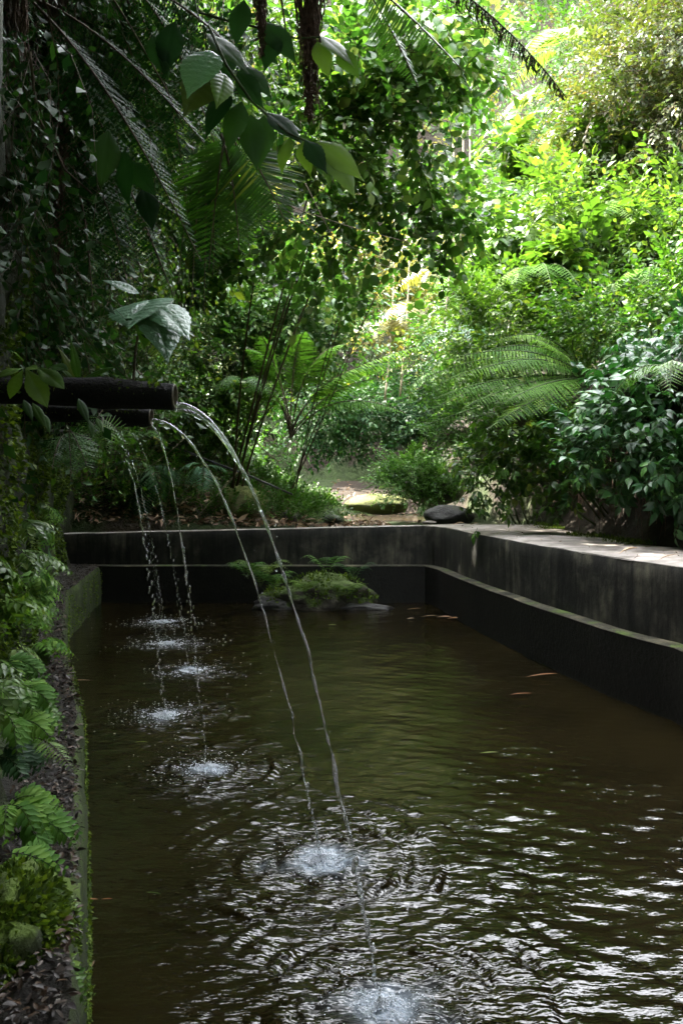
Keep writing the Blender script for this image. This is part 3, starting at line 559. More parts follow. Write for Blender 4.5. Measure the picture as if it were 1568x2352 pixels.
plant('leafy_bush', 'dense mid green shrub on the right edge above the overhanging compound leaves', 'bush', on_ground(4.6, 9.5),
      [PB(1440, 760, 9.2, 130, 70, .6), PB(1540, 700, 9.4, 70, 80, .5)], 800, 'mid', 'mid', 1.0, 5, singles=40)
plant('broadleaf_shrub', 'sunlit lime green shrub in the middle of the right slope', 'shrub', on_ground(5, 11.5),
      [PB(1290, 520, 11.6, 110, 70, .7), PB(1420, 600, 11, 130, 80, .7), PB(1540, 560, 11, 80, 90, .7)], 800, 'mid', 'bright', 1.5, 7, singles=60)
plant('broadleaf_shrub', 'glowing yellow green shrub high on the right slope under the vine tree', 'shrub', on_ground(6, 13),
      [PB(1350, 400, 13, 110, 60, .8), PB(1480, 440, 12.6, 110, 60, .8)], 520, 'ovate', 'bright', 1.3, 6)
plant('vine_covered_tree', 'tree hung with small olive brown leaves in the top right corner', 'tree', on_ground(6.2, 12.2),
      [PB(1480, 130, 12, 110, 110, 1), PB(1420, 260, 12, 90, 90, .9), PB(1540, 300, 11.6, 60, 90, .8), PB(1560, 60, 12, 70, 80, .8)], 2200, 'small', 'olive', 1.35, 6, wood='wood', sr=.05, up=-.1)
plant('small_tree', 'small sunlit tree with layered drooping leaves before the rock face', 'tree', on_ground(3.4, 14.6),
      [PB(1135, 370, 14, 60, 50, .5), PB(1170, 440, 14, 60, 50, .5), PB(1120, 500, 14, 50, 50, .4), PB(1190, 540, 14, 60, 40, .5)], 330, 'comp7', 'bright', 1.25, 3, wood='palewood', sr=.025, up=-.1, singles=30)
plant('leafy_bush', 'silvery leaved bush beneath the small sunlit tree in the middle distance', 'bush', on_ground(3.2, 13.2),
      [PB(1100, 720, 13.2, 90, 60, .6), PB(1010, 800, 13.6, 60, 50, .5)], 600, 'mid', 'silver', 1.0, 4)
plant('wall_creeper', 'long creepers trailing down the pale gorge wall at the top right', 'creeper', on_ground(5.4, 27), [PB(1130, 40, 23, 60, 90, .5), PB(1240, 180, 22, 40, 130, .5), PB(1175, 330, 22, 40, 110, .4), PB(1290, 60, 23, 50, 80, .5)], 420, 'vine', 'mid', 1.7, 4, wood='wood', sr=.03, up=-1.1, outw=.5)
# --- centre and left, beyond the wall
plant('broadleaf_tree', 'spreading tree with rounded glossy leaves that shine silver above the pool', 'tree', on_ground(-1.6, 11.8),
      [PB(780, 130, 8.6, 200, 90, .8), PB(920, 220, 8.8, 130, 90, .8), PB(640, 300, 8.4, 140, 100, .7), PB(1010, 130, 9, 90, 80, .7), PB(860, 340, 9, 140, 80, .7)], 520, 'ovate', 'silver', 1.15, 5, wood='wood', sr=.018, singles=220, clump=.3, up=.1)
plant('broadleaf_tree', 'thin dark branches with sparse grey leaves drooping before the sunlit valley', 'tree', on_ground(-.8, 12.6),
      [PB(930, 470, 9.4, 130, 80, .8), PB(760, 520, 9.2, 120, 90, .8), PB(1020, 520, 9.8, 60, 60, .5)], 330, 'round', 'silver', .9, 4, wood='wood', sr=.011, singles=90, clump=.35, up=-.1)
plant('broadleaf_shrub', 'bright backlit shrub behind the hanging ferns on the left', 'shrub', on_ground(-4.2, 12.5),
      [PB(330, 300, 9.5, 130, 150, .8), PB(420, 480, 9.5, 120, 120, .7), PB(300, 620, 10, 110, 90, .6)], 1000, 'ovate', 'mid', 1.1, 4, wood='wood', sr=.015)
plant('broadleaf_shrub', 'glossy shrub with silvery leaves left of the centre tree fern', 'shrub', on_ground(-1.9, 13.2),
      [PB(560, 660, 12.4, 130, 80, .6), PB(700, 700, 12.8, 120, 70, .6), PB(500, 790, 12.6, 90, 80, .5), PB(640, 790, 13.2, 110, 60, .5), PB(760, 800, 13.6, 70, 50, .5)], 1500, 'mid', 'silver', 1.3, 5, singles=120, sr=.02)
plant('broadleaf_shrub', 'mid green shrub filling the bank below the silvery shrub', 'shrub', on_ground(-2.2, 12.6),
      [PB(470, 900, 12.6, 90, 60, .4), PB(600, 900, 13.2, 100, 60, .5), PB(400, 830, 12.2, 80, 70, .5), PB(520, 980, 12.6, 110, 40, .3)], 1200, 'mid', 'mid', .9, 5, sr=.015)
plant('valley_bush', 'dark bush overhanging the red earth bank at the bend of the valley', 'bush', on_ground(.5, 21.4),
      [PB(820, 960, 18.6, 100, 50, .7), PB(930, 920, 18.8, 70, 60, .7), PB(740, 950, 17.8, 70, 60, .7), PB(985, 970, 18.4, 40, 40, .6)], 1300, 'mid', 'dark', 1.4, 6, sr=.03, up=-.1)
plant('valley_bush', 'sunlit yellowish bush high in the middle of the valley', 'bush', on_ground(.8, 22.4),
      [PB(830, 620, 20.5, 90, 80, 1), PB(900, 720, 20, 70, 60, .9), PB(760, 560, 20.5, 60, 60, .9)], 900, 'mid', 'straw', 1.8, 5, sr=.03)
plant('streamside_bush', 'pale fresh green bush growing over the dark rock beside the stream', 'bush', on_ground(1.5, 14.0) + [0, 0, .2],
      [PB(950, 1085, 13.4, 50, 22, .35), PB(1000, 1115, 13.2, 34, 28, .3), PB(905, 1110, 13.2, 22, 20, .25)], 1100, 'small', 'fern', .8, 5, up=.3, sr=.008)
for k, (u, v0, v1, D) in enumerate([(1062, 270, 560, 12.5), (1078, 300, 600, 12.8), (1040, 330, 640, 12.2), (905, 500, 800, 15.5), (940, 480, 790, 16)]):
    b = MB(); a, c = at(u, v0, D), at(u - 22, v1 + 120, D); b.tube(bez(a, (a + c) / 2 + [.12, 0, 0], c, 12), np.linspace(.012, .022, 12), 5)
    o = b.build('bare_stem', G['palewood'], None, loc=tuple(c)); tag(o, ['pale thin stem just left of the small sunlit tree', 'pale thin stem touching the leaves of the small sunlit tree', 'pale thin stem left of the two beside the small sunlit tree', 'pale stem low in the valley under the drooping grey leaves', 'second pale stem in the valley under the drooping grey leaves'][k], 'stem', 'bare pale stems')

# --- ferns
def fern(name, label, cat, base, fr, mat='fern', W=.3, n=26, kind='tooth', group=None, rr=.006, droop=.2, up=(0, 0, 1), wood='stemgreen', bare=.15, **kw):
    """fr: list of (control point, tip) in world space"""
    t = thing(name, label, cat, tuple(base), group)
    for pc, p1 in fr:
        b = MB(); frond(b, np.asarray(base) + R.normal(0, .015, 3), pc, p1, W=W * R.uniform(.9, 1.1), n=n, kind=kind, rr=rr, droop=droop, up=up, bare=bare, **kw); b.build('frond', [G[mat], G[wood]], t)
    return t
def radial(base, n, L, rise=.5, az=(0, 360), drop=.3, jit=.15):
    out = []
    for k in range(n):
        a = rad(az[0] + (az[1] - az[0]) * (k + .5) / n + R.normal(0, 8)); l = L * R.uniform(1 - jit, 1 + jit); d = np.array([math.cos(a), math.sin(a), 0])
        out.append((np.asarray(base) + d * l * .45 + [0, 0, rise * l * 1.2], np.asarray(base) + d * l * .95 + [0, 0, (rise - drop) * l]))
    return out
bs = at(668, 1005, 11.6)
cf = [((700, 850, 11.4), (1002, 785, 11.0)), ((720, 820, 11.3), (955, 830, 11.2)), ((760, 870, 11.3), (934, 950, 10.95)), ((640, 850, 11.3), (540, 900, 11.0)), ((650, 800, 11.4), (560, 800, 11.2)),
      ((670, 790, 11.6), (700, 760, 11.1)), ((690, 800, 11.2), (790, 790, 11.4)), ((640, 830, 11.8), (600, 770, 11.4)), ((655, 880, 11.3), (525, 870, 11.2)), ((745, 880, 11.7), (865, 870, 11.4))]
fern('tree_fern', 'tree fern with long arching fronds and dark stalks at the centre of the bank', 'fern', bs, [(at(*a), at(*c)) for a, c in cf], 'frond', .42, 46, 'strip', rr=.012, droop=.32, bare=.30, wood='wood')
bs = at(1345, 870, 9.2)
cf = [((1200, 770, 8.9), (975, 868, 8.4)), ((1180, 790, 8.8), (1010, 882, 8.2)), ((1250, 740, 9.0), (1050, 830, 8.8)), ((1200, 860, 8.6), (1060, 940, 8.0)), ((1180, 830, 8.8), (985, 945, 8.3)),
      ((1260, 860, 8.6), (1150, 930, 7.9)), ((1290, 780, 9.3), (1330, 765, 8.9)), ((1250, 790, 8.7), (1100, 850, 8.2)), ((1190, 900, 8.8), (980, 975, 8.6)), ((1300, 800, 9), (1220, 775, 8.7)), ((1230, 760, 8.7), (990, 835, 8.5)), ((1150, 850, 8.6), (1000, 915, 8.0)), ((1260, 720, 9.2), (1130, 790, 9.0)), ((1240, 900, 8.5), (1120, 985, 7.9))]
fern('tree_fern', 'tree fern with wide pale fronds spreading left from the right slope', 'fern', bs, [(at(*a), at(*c)) for a, c in cf], 'frond', .30, 44, 'tooth', rr=.011, droop=.25, wood='stemgreen', bare=.12, up=(.0, -.45, 1))
b0 = MB()
for k, (u, v, D, L, nf, m, lb) in enumerate([(1300, 120, 15, 1.3, 8, 'lime', 'yellow palm like fern lit by the sun at the top right'), (1270, 230, 15.5, 1.2, 7, 'lime', 'sunlit drooping fern just below the yellow one'),
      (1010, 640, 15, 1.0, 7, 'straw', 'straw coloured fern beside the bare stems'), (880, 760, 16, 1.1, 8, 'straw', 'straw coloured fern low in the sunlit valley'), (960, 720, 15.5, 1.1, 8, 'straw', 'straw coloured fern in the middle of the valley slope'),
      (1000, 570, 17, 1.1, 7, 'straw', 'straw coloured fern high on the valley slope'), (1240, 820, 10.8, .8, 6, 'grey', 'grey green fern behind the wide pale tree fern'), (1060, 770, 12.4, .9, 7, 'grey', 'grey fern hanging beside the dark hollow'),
      (1300, 330, 14, 1.0, 6, 'lime', 'sunlit fern on the rock face edge'), (1030, 870, 13, .7, 6, 'fern', 'small fern at the mouth of the dark hollow'), (1545, 860, 6.6, .6, 4, 'bright', 'pale frond poking in at the right edge'),
      (560, 880, 11.2, .6, 6, 'fern', 'bright fern below the silvery shrub'),
      (1230, 640, 10.4, .8, 7, 'frond', 'fresh green fern in the middle of the right slope'), (1430, 500, 11, .9, 7, 'frond', 'fern among the sunlit shrubs near the right edge'), (1500, 640, 9.8, .7, 6, 'frond', 'fern above the dense mid green shrub'), (1180, 580, 12, .9, 7, 'lime', 'sunlit fern left of the lime green shrub'), (1090, 640, 13, .9, 7, 'frond', 'fern under the small sunlit tree')]):
    bs = at(u, v, D); fern('hillside_fern', lb, 'fern', bs, radial(bs, nf, L, .35, (150, 390), .75), m, .30 * L + .08, 24, 'simple' if D > 12 else 'tooth', 'ferns on the slopes', rr=.008, droop=.3)
# bank ferns behind the wall
bs = at(340, 1070, 11.5); fr = [((300, 1040, 11.3), (232, 1160, 11.2)), ((310, 1100, 11.2), (285, 1210, 11.1)), ((370, 1060, 11.2), (372, 1170, 11.1)), ((330, 1120, 11.2), (318, 1200, 11.1)), ((280, 1030, 11.4), (215, 1100, 11.3)), ((400, 1050, 11.4), (430, 1120, 11.3))]
fern('bank_fern', 'dark green fern drooping over the left end of the back wall', 'fern', bs, [(at(*a), at(*c)) for a, c in fr], 'dark', .34, 20, 'strip', 'ferns behind the wall', rr=.007, fwd=.6)
bs = at(465, 1070, 11.4); fr = [((440, 1060, 11.3), (425, 1130, 11.2)), ((500, 1060, 11.4), (525, 1085, 11.4)), ((470, 1085, 11.2), (462, 1135, 11.1)), ((440, 1050, 11.4), (405, 1085, 11.3))]
fern('bank_fern', 'small grey blue fern behind the two nearest streams of water', 'fern', bs, [(at(*a), at(*c)) for a, c in fr], 'grey', .22, 18, 'strip', 'ferns behind the wall')
bs = at(735, 1165, 11.7); fr = [((790, 1150, 11.5), (850, 1200, 11.4)), ((760, 1160, 11.4), (800, 1203, 11.3)), ((800, 1165, 11.8), (865, 1185, 11.8)), ((720, 1170, 11.5), (740, 1203, 11.2))]
fern('bank_fern', 'light green fern lying over the middle of the back wall', 'fern', bs, [(at(*a), at(*c)) for a, c in fr], 'bright', .24, 20, 'tooth', 'ferns behind the wall')
bs = at(320, 1010, 11.5); fern('bank_fern', 'light fern among the weeds under the pipes', 'fern', bs, radial(bs, 6, .55, .4, (170, 370), .6), 'fern', .2, 18, 'tooth', 'ferns behind the wall')

# --- island rock with ferns
isl = onz(735, 1398, 0); t = thing('island_rock', 'mossy rock island in the far part of the pool topped with small ferns', 'rock', tuple(isl))
b = MB(); V, T = blob(isl + [0, .25, .04], (.72, .42, .35), 5, .26, 2.4, 3); b.add(V, T); b.build('rock_body', G['islandrock'], t)
b = MB(); V, T = blob(isl + [.35, .02, -.02], (.5, .16, .10), 4, .4, 3.2, 5); b.add(V, T); V, T = blob(isl + [-.55, .12, .0], (.32, .22, .14), 4, .35, 3, 6); b.add(V, T); b.build('waterline_stone', G['darkrock'], t)
b = MB(); rs = np.random.RandomState(4); q = nrm(rs.normal(0, 1, (5000, 3))); q = q[(q[:, 2] > .1) & (fbm(q * 2.5 + 4, 3, 2) > -.05)]; P = isl + [0, .25, .04] + q * np.array([.74, .44, .38]) * (1 + .04 * rs.normal(0, 1, (len(q), 1)))
M = lineup(q + rs.normal(0, .5, q.shape), rs.normal(0, 1, q.shape)) * rs.uniform(.02, .06, len(q))[:, None, None]; b.scatter(LEAF['far'], M, P, rs.rand(len(q))); b.build('moss', [G['moss']], t, kind='stuff')
for (u, v, L, nf, m, lb) in [(600, 1345, .46, 9, 'bright', 'bright fern clump at the left end of the island rock'), (628, 1355, .34, 8, 'fern', 'leafy fern beside the bright one on the island rock'), (752, 1322, .36, 5, 'fern', 'upright small fern on the top of the island rock'),
                             (812, 1335, .32, 5, 'dark', 'dark small fern at the right end of the island rock'), (700, 1362, .22, 7, 'bright', 'low leafy sprigs on the front of the island rock'), (800, 1370, .22, 7, 'bright', 'low leafy sprigs on the right front of the island rock'), (566, 1330, .3, 5, 'fern', 'thin fern reaching left from the island rock')]:
    bs = at(u, v, isl[1] - .12); fern('island_fern', lb, 'fern', bs, radial(bs, nf, L, .85, (150, 390), .35), m, .14, 14, 'tooth', 'ferns on the island rock', rr=.003, droop=.1, bare=.08)

# --- boulders
for (u, v, D, r, m, sd, lb) in [(868, 1158, 14.2, (.56, .45, .19), 'mossrock', 2, 'flat yellow green mossy boulder at the edge of the stream'), (1030, 1188, 12.2, (.40, .32, .17), 'darkrock', 4, 'dark wet boulder behind the corner of the pool wall'),
        (558, 1165, 11.75, (.40, .35, .33), 'mossrock', 7, 'round mossy rock behind the nearest stream of water'), (668, 1188, 11.6, (.16, .14, .10), 'rock', 8, 'small grey stone on the bank behind the back wall'), (760, 1193, 11.6, (.20, .14, .07), 'darkrock', 9, 'low dark stone beside the light fern on the back wall'),
        (1000, 1120, 13.8, (.5, .4, .3), 'darkrock', 11, 'dark rock under the streamside bush'), (985, 1200, 11.3, (.10, .07, .025), 'coping', 12, 'pale flat stone lying on the corner of the pool wall'), (240, 1195, 11.5, (.22, .2, .16), 'darkrock', 13, 'dark rock at the left end of the back wall'), (450, 1190, 11.6, (.25, .2, .14), 'darkrock', 14, 'dark rock in the leaf litter behind the back wall'),
        (340, 1150, 11.9, (.3, .2, .2), 'darkrock', 15, 'dark rock behind the drooping fern')]:
    b = MB(); c = at(u, v, D); V, T = blob(c, r, 4, .16, 1.5, sd); b.add(V, T)
    if m == 'mossrock':
        pass
    o = b.build('boulder', G[m], None, loc=tuple(c)); tag(o, lb, 'rock')

# --- leaf litter and sticks
rs = np.random.RandomState(5)
def litter(name, lb, P, mat, sz, kind='ovate2', cat='leaf litter'):
    b = MB(); n = len(P); M = lineup(rs.normal(0, 1, (n, 3)) * [1, 1, .3], np.array([0, 0, 1.]) + rs.normal(0, .5, (n, 3))) * rs.uniform(*sz, n)[:, None, None]
    M[:, :, 0] *= rs.uniform(.4, 1, (n, 1)); b.scatter(LEAF[kind], M, P, rs.rand(n)); return tag(b.build(name, [G[mat], G['wood']]), lb, cat, kind='stuff')
x = rs.uniform(-3.9, .7, 2600); y = 11.15 + rs.rand(2600) ** 1.6 * 2.2; P = np.stack([x, y, np.maximum(H(x, y), .95) + rs.uniform(.0, .06, 2600)], -1); litter('leaf_litter', 'brown dead leaves piled on the bank behind the back wall', P, 'litter', (.04, .13), 'ovate2')
x = rs.uniform(-3.9, -.4, 900); y = 11.15 + rs.rand(900) * 1.6; P = np.stack([x, y, np.maximum(H(x, y), .95) + rs.uniform(.0, .09, 900)], -1); litter('dead_bamboo_leaves', 'long dry straw coloured leaves scattered on the bank', P, 'litter', (.12, .26), 'farlong')
y = .9 + rs.rand(11000) ** 1.7 * 9.9; f_ = rs.rand(11000); P = np.stack([lw(y) - .01 + (li(y) - lw(y)) * f_, y, .50 + .03 * rs.rand(11000)], -1); litter('wet_leaf_debris', 'blackish wet leaf debris covering the top of the side ledge', P, 'wetlitter', (.008, .034), 'ovate2')
x = rs.uniform(-.2, 1.8, 200); y = rs.uniform(16.6, 21, 200); P = np.stack([x, y, H(x, y) + .04], -1); litter('leaf_litter', 'scattered dead leaves on the red mud path', P, 'litter', (.05, .14))
for k, (a, c) in enumerate([((545, 1085), (440, 1200)), ((360, 1150), (330, 1215)), ((400, 1075), (370, 1215)), ((300, 1100), (420, 1010)), ((640, 1060), (580, 1000)), ((250, 1200), (330, 1150))]):
    b = MB(); p, q = at(*a, 11.5 + .1 * k), at(*c, 11.3); b.tube(bez(p, (p + q) / 2 + R.normal(0, .05, 3), q, 7), np.linspace(.012, .006, 7), 5)
    tag(b.build('dead_stick', G['palewood'], None, loc=tuple(q)), ['long dry stick crossing behind the second stream', 'short dry stick beside the drooping dark fern', 'upright dry stick behind the third stream', 'dry stick running up under the spout pipes', 'dry stick high on the bank above the black hose', 'short dry stick at the left end of the back wall'][k], 'stick', 'dry sticks on the bank')

# --- hose on the bank
p = [at(384, 1019, 12.3), at(490, 1062, 12.0), at(570, 1092, 11.8), at(672, 1136, 11.6)]; t = thing('hose', 'black hose with yellow tape slanting down the bank behind the pool', 'hose', tuple(p[-1]))
b = MB(); b.tube(p, .017, 8); b.build('pipe', G['hose'], t); b = MB(); b.tube([at(354, 1006, 12.4), at(370, 1013, 12.35), p[0]], .019, 8); b.build('tape', G['tape'], t)

# ================================================================== SPOUTS AND FALLING WATER
WD = ['nearest and thickest', 'second nearest', 'third nearest', 'fourth nearest', 'fifth nearest', 'sixth nearest', 'farthest']
for k, ((mu, lu, r0, br), c) in enumerate(zip(JET, SPL)):
    D = c[1]; m0 = at(mu[0], mu[1], D); pr = [.043, .040, .022, .026, .022, .022, .022][k]; cx_ = cliff_x(D, m0[2]) - .25
    if k == 0: axz = m0 + [-.006, 0, .022]
    else: axz = m0 + [-.006, 0, pr * .35]
    t = thing('spout_pipe', ['nearest black mossy spout pipe, the thick one at the top of the row', 'second black spout pipe just under and behind the nearest one', 'slim spout pipe mostly hidden behind the two thick ones', 'slim pale edged spout pipe above the mossy cliff, uppermost of the far ones',
        'slim spout pipe half hidden by a hanging fern', 'slim far spout pipe with a fern dangling before its mouth', 'farthest slim spout pipe, lowest of the row'][k], 'pipe', (axz[0], axz[1], axz[2]), 'water spouts along the cliff')
    b = MB(); xs = np.linspace(cx_, axz[0], 16); P = np.stack([xs, np.full(16, D), axz[2] + .012 * np.sin(np.linspace(0, 3, 16)) * (k < 2) + (axz[0] - xs) * .02], -1); rr = pr * (1 + .07 * np.array([noise3(np.array([x * 9, k, 0.])) for x in xs])); rr[11] *= 1.12
    b.tube(P, rr, 14, 0, 0., False); b.build('pipe_wall', G['pipe'], t)
    b = MB(); th = np.linspace(0, 2 * math.pi, 14, endpoint=False); e = P[-1]; ring = lambda r, dx: [(e[0] + dx, e[1] + r * math.cos(a), e[2] + r * math.sin(a)) for a in th]
    V = ring(rr[-1], 0) + ring(rr[-1] * .97, .004) + ring(rr[-1] * .78, .004) + ring(rr[-1] * .74, -.12); j = np.arange(14); b.add(V, (), [(q * 14 + a, q * 14 + (a + 1) % 14, (q + 1) * 14 + (a + 1) % 14, (q + 1) * 14 + a) for q in range(3) for a in range(14)]); b.build('rim', G['cut'], t)
    b = MB(); n = 500 if k < 2 else 90; s = R.rand(n); a = R.uniform(.2, math.pi - .2, n); q = np.stack([0 * a, np.cos(a), np.sin(a)], -1); P2 = np.stack([cx_ + (axz[0] - .03 - cx_) * s, D + 0 * s, axz[2] + 0 * s], -1) + q * pr
    M = lineup(q + R.normal(0, .6, q.shape), R.normal(0, 1, q.shape)) * R.uniform(.006, .022, n)[:, None, None]; b.scatter(LEAF['far'], M, P2, R.rand(n)); b.build('moss', [G['moss']], t, kind='stuff')
    # the stream of water
    t = thing('falling_stream', '%s stream of falling water from the row of spouts' % WD[k], 'water stream', tuple(c), 'streams falling from the spouts')
    P_ = lambda s: np.stack([m0[0] + (c[0] - m0[0]) * s, D + 0 * s, m0[2] * (1 - s * s)], -1)
    n = 220; s = np.linspace(0, br + .1, n); L = s * s * m0[2] * 2; rs = np.random.RandomState(30 + k)
    thick = r0 * (.30 + .70 * np.exp(-s * 4.2)); pul = 1 + (.08 + .85 * s) * np.array([noise3(np.array([q * 7, k, 1.])) + .8 * noise3(np.array([q * 19, k, 5.])) for q in L]); pul *= 1 - .85 * np.clip((s - br) / .1, 0, 1)
    P = P_(s); P[:, 0] += .003 * np.array([noise3(np.array([q * 6, k, 9.])) for q in L]) * (.3 + s) * 2; P[:, 1] += .004 * np.array([noise3(np.array([q * 5, k, 3.])) for q in L])
    b = MB(); b.tube(P, thick * np.clip(pul, .16, 2.2), 10, 0, 0., tw=9, flat=.55)
    if k == 0:   # a second strand under the first that joins it
        s2 = np.linspace(0, .42, 90); P3 = P_(s2); P3[:, 2] -= .016 * (1 - s2 / .42); P3[:, 0] -= .003; b.tube(P3, r0 * .55 * (1 - .5 * s2 / .42), 8, 0, 0., tw=6, flat=.6)
    b.build('stream', G['jet'], t)
    b = MB(); s0 = br - .06; ico = blob((0, 0, 0), (1, 1, 1), 2 if k < 2 else 1, 0, 1)
    while s0 < 1.0:
        pt = P_(np.array([s0]))[0]; g_ = r0 * .38 * rs.uniform(.45, 1.15) * (1.25 if k > 1 else 1.0); pt = pt + rs.normal(0, .0045 + .004 * (k > 1), 3) * [1, 1, .2]; st = rs.uniform(1.3, 3.2); V = ico[0] * (1 + .12 * noise3(ico[0] * 2 + s0 * 50))[:, None] * [g_, g_, g_ * st]
        b.add(V + pt, ico[1]); s0 += (g_ * st * rs.uniform(1.4, 2.6)) / (2 * s0 * m0[2] + .3)
    for q in range(26 if k < 3 else 14):
        sq = rs.uniform(.25, 1); pt = P_(np.array([sq]))[0] + rs.normal(0, .022, 3); g_ = rs.uniform(.0012, .003); b.add(ico[0] * [g_, g_, g_ * 1.5] + pt, ico[1])
    b.build('droplets', G['jet'], t, kind='stuff')
    b = MB(); ic1 = blob((0, 0, 0), (1, 1, 1), 1, 0, 1); nb = [1500, 1300, 700, 500, 420, 380, 340][k]; sp = [.060, .055, .06, .075, .08, .08, .08][k]
    q = rs.normal(0, 1, (nb, 2)) * sp * [1.2, .9] * rs.choice([.35, .75, 1.5], (nb, 1), p=[.5, .42, .08]); q += .35 * sp * np.sin(q[:, ::-1] * 70)
    for x_, y_ in q:
        d_ = math.hypot(x_, y_); g_ = rs.uniform(.0010, .0030) * (1 + .3 * k); b.add(ic1[0] * [g_, g_, g_ * .8] + c + [x_, y_, max(0, .03 * rs.rand() * math.exp(-d_ / .04)) + .002], ic1[1])
    for q in range(40): a = rs.uniform(0, 6.3); d_ = rs.uniform(.03, .22); g_ = rs.uniform(.0012, .0035); b.add(ic1[0] * g_ + c + [d_ * math.cos(a), d_ * math.sin(a), rs.uniform(.005, .09) * (1 - d_ * 3)], ic1[1])
    nf_ = [300, 300, 650, 650, 650, 650, 650][k]
    for q in range(nf_):  # flat white flecks standing in for sky glints around the splash
        a = rs.uniform(0, 6.3); d_ = abs(rs.normal(.0, 1)) * [.17, .17, .22, .24, .24, .26, .26][k]; g_ = rs.uniform(.0010, .0030) * [1, 1, 1.3, 1.5, 1.7, 1.9, 2.0][k]; x_, y_ = d_ * math.cos(a) * 1.1, d_ * math.sin(a)
        if noise3(np.array([x_ * 16 + k, y_ * 16, 2.])) < -.1: continue
        b.add(ic1[0] * [g_ * 2.0, g_ * .9, g_ * .35] + c + [x_, y_, .004], ic1[1])
    b.build('foam', G['froth_glint'], t, kind='stuff')

# ================================================================== FOREGROUND LEAVES
def leaf_hi(prof, w, quilt=.012, fold=.10, curl=.3, nv=9):
    n, mcols = 44, 15; t = np.linspace(0, 1, n); pw = np.interp(t, np.linspace(0, 1, len(prof)), prof) * w * .5; s = np.linspace(-1, 1, mcols); Tt, Ss = np.meshgrid(t, s, indexing='ij')
    ph = (Tt * nv - np.abs(Ss) * 1.6 * pw[:, None] / w) * 2 * math.pi; z = quilt * np.abs(np.sin(ph / 2)) * (1 - np.abs(Ss) ** 3) * (np.abs(Ss) > .05) + fold * np.abs(Ss) * pw[:, None] * 2 - curl * Tt ** 2 * .6 - .18 * Ss ** 2 * pw[:, None]
    V = np.stack([Ss * pw[:, None] * (1 + .03 * np.sin(Tt * 60)), Tt, z], -1).reshape(-1, 3); i = np.arange(n - 1)[:, None] * mcols; j = np.arange(mcols - 1)[None]
    return V, np.stack([i + j, i + j + 1, i + mcols + j + 1, i + mcols + j], -1).reshape(-1, 4)
HI = {'wide': leaf_hi([.03, .62, .9, 1, .97, .86, .66, .4, .16, .0], .66), 'pep': leaf_hi([.03, .45, .82, 1, 1, .88, .66, .4, .14, 0], .46, .004, .06, .35, 4), 'obov': leaf_hi([.05, .25, .55, .85, 1, .98, .8, .45, 0], .46, .005, .12, .35, 7)}
HM = {}
def pxleaf(t, shape, mat, a, c, nup=(0, -.8, .6), wd=1.0, label=None):
    """one large leaf from its base a to its tip c (row, column, distance)"""
    k = (shape, mat)
    if k not in HM: b = MB(); b.add(HI[shape][0], (), HI[shape][1]); o = b.build('leaf', G[mat]); HM[k] = o.data; bpy.data.objects.remove(o)
    p, q = at(*a), at(*c); L = np.linalg.norm(q - p); M = lineup((q - p)[None], np.array(nup, float)[None])[0] * L; M[:, 0] *= wd; o = place(HM[k], 'leaf', t, M, p)
    if label: o['label'] = label
    return o
def stempx(t, pts, r=.004, mat='stemgreen', name='stem'): b = MB(); P = [at(*q) for q in pts]; b.tube(P, np.linspace(r, r * .6, len(P)), 6); return b.build(name, G[mat], t)

t = thing('pepper_vine', 'dark vine with a row of broad drooping leaves hanging across the upper left', 'vine', tuple(at(440, -60, 2.9)))
stempx(t, [(440, -60, 2.9), (452, 20, 2.8), (478, 112, 2.6)], .003); stempx(t, [(480, 60, 2.9), (520, 150, 2.8), (580, 235, 2.8), (660, 305, 2.7), (742, 342, 2.7)], .006); stempx(t, [(455, 28, 3.1), (530, 50, 3.1), (600, 65, 3.0), (680, 88, 3.0), (740, 85, 2.9)], .005)
pxleaf(t, 'wide', 'grey', (484, 116, 2.55), (424, 202, 2.45), label='bluish grey quilted leaf'); pxleaf(t, 'wide', 'olive', (496, 150, 2.7), (418, 250, 2.62), (0, -1, .1), label='yellowing leaf'); pxleaf(t, 'wide', 'silver', (516, 170, 2.6), (503, 232, 2.5), (.4, -.7, .5), .7)
for a, c, D, m in [((528, 200), (458, 300), 2.8, 'dark'), ((555, 233), (516, 335), 2.75, 'dark'), ((575, 263), (585, 377), 2.8, 'dark'), ((606, 265), (594, 374), 2.85, 'dark'), ((665, 315), (634, 388), 2.7, 'bright'), ((695, 325), (711, 392), 2.7, 'bright'), ((725, 325), (838, 395), 2.7, 'bright'),
      ((751, 345), (826, 438), 2.7, 'bright'), ((748, 350), (765, 420), 2.7, 'bright'), ((700, 322), (750, 385), 2.65, 'dark'), ((612, 258), (700, 312), 2.75, 'dark'), ((555, 150), (628, 208), 2.9, 'dark'), ((545, 165), (600, 235), 2.85, 'dark'), ((475, 77), (578, 143), 2.9, 'dark'), ((608, 50), (681, 127), 3, 'dark'), ((735, 82), (820, 132), 2.9, 'bright'),
      ((775, 112), (824, 168), 2.9, 'bright'), ((728, 95), (757, 165), 2.9, 'bright'), ((640, 75), (600, 150), 3, 'dark'), ((250, 300), (235, 422), 2.7, 'dark'), ((285, 345), (275, 466), 2.7, 'dark'), ((300, 372), (352, 440), 2.8, 'dark'), ((560, 0), (535, 90), 2.9, 'dark'), ((400, 50), (375, 160), 2.8, 'dark'), ((350, 80), (385, 165), 2.8, 'dark'), ((330, 430), (352, 520), 2.9, 'dark'), ((520, 100), (505, 190), 3, 'dark')]:
    pxleaf(t, 'pep', m, (*a, D), (*c, D - .06), (R.normal(0, .3), -.8, .55))
t = thing('broadleaf_sapling', 'sapling with two big grey green quilted leaves above the spout pipes', 'sapling', tuple(at(305, 900, 2.7)))
stempx(t, [(305, 900, 2.7), (312, 800, 2.72), (325, 730, 2.72), (343, 692, 2.68)], .005, 'wood')
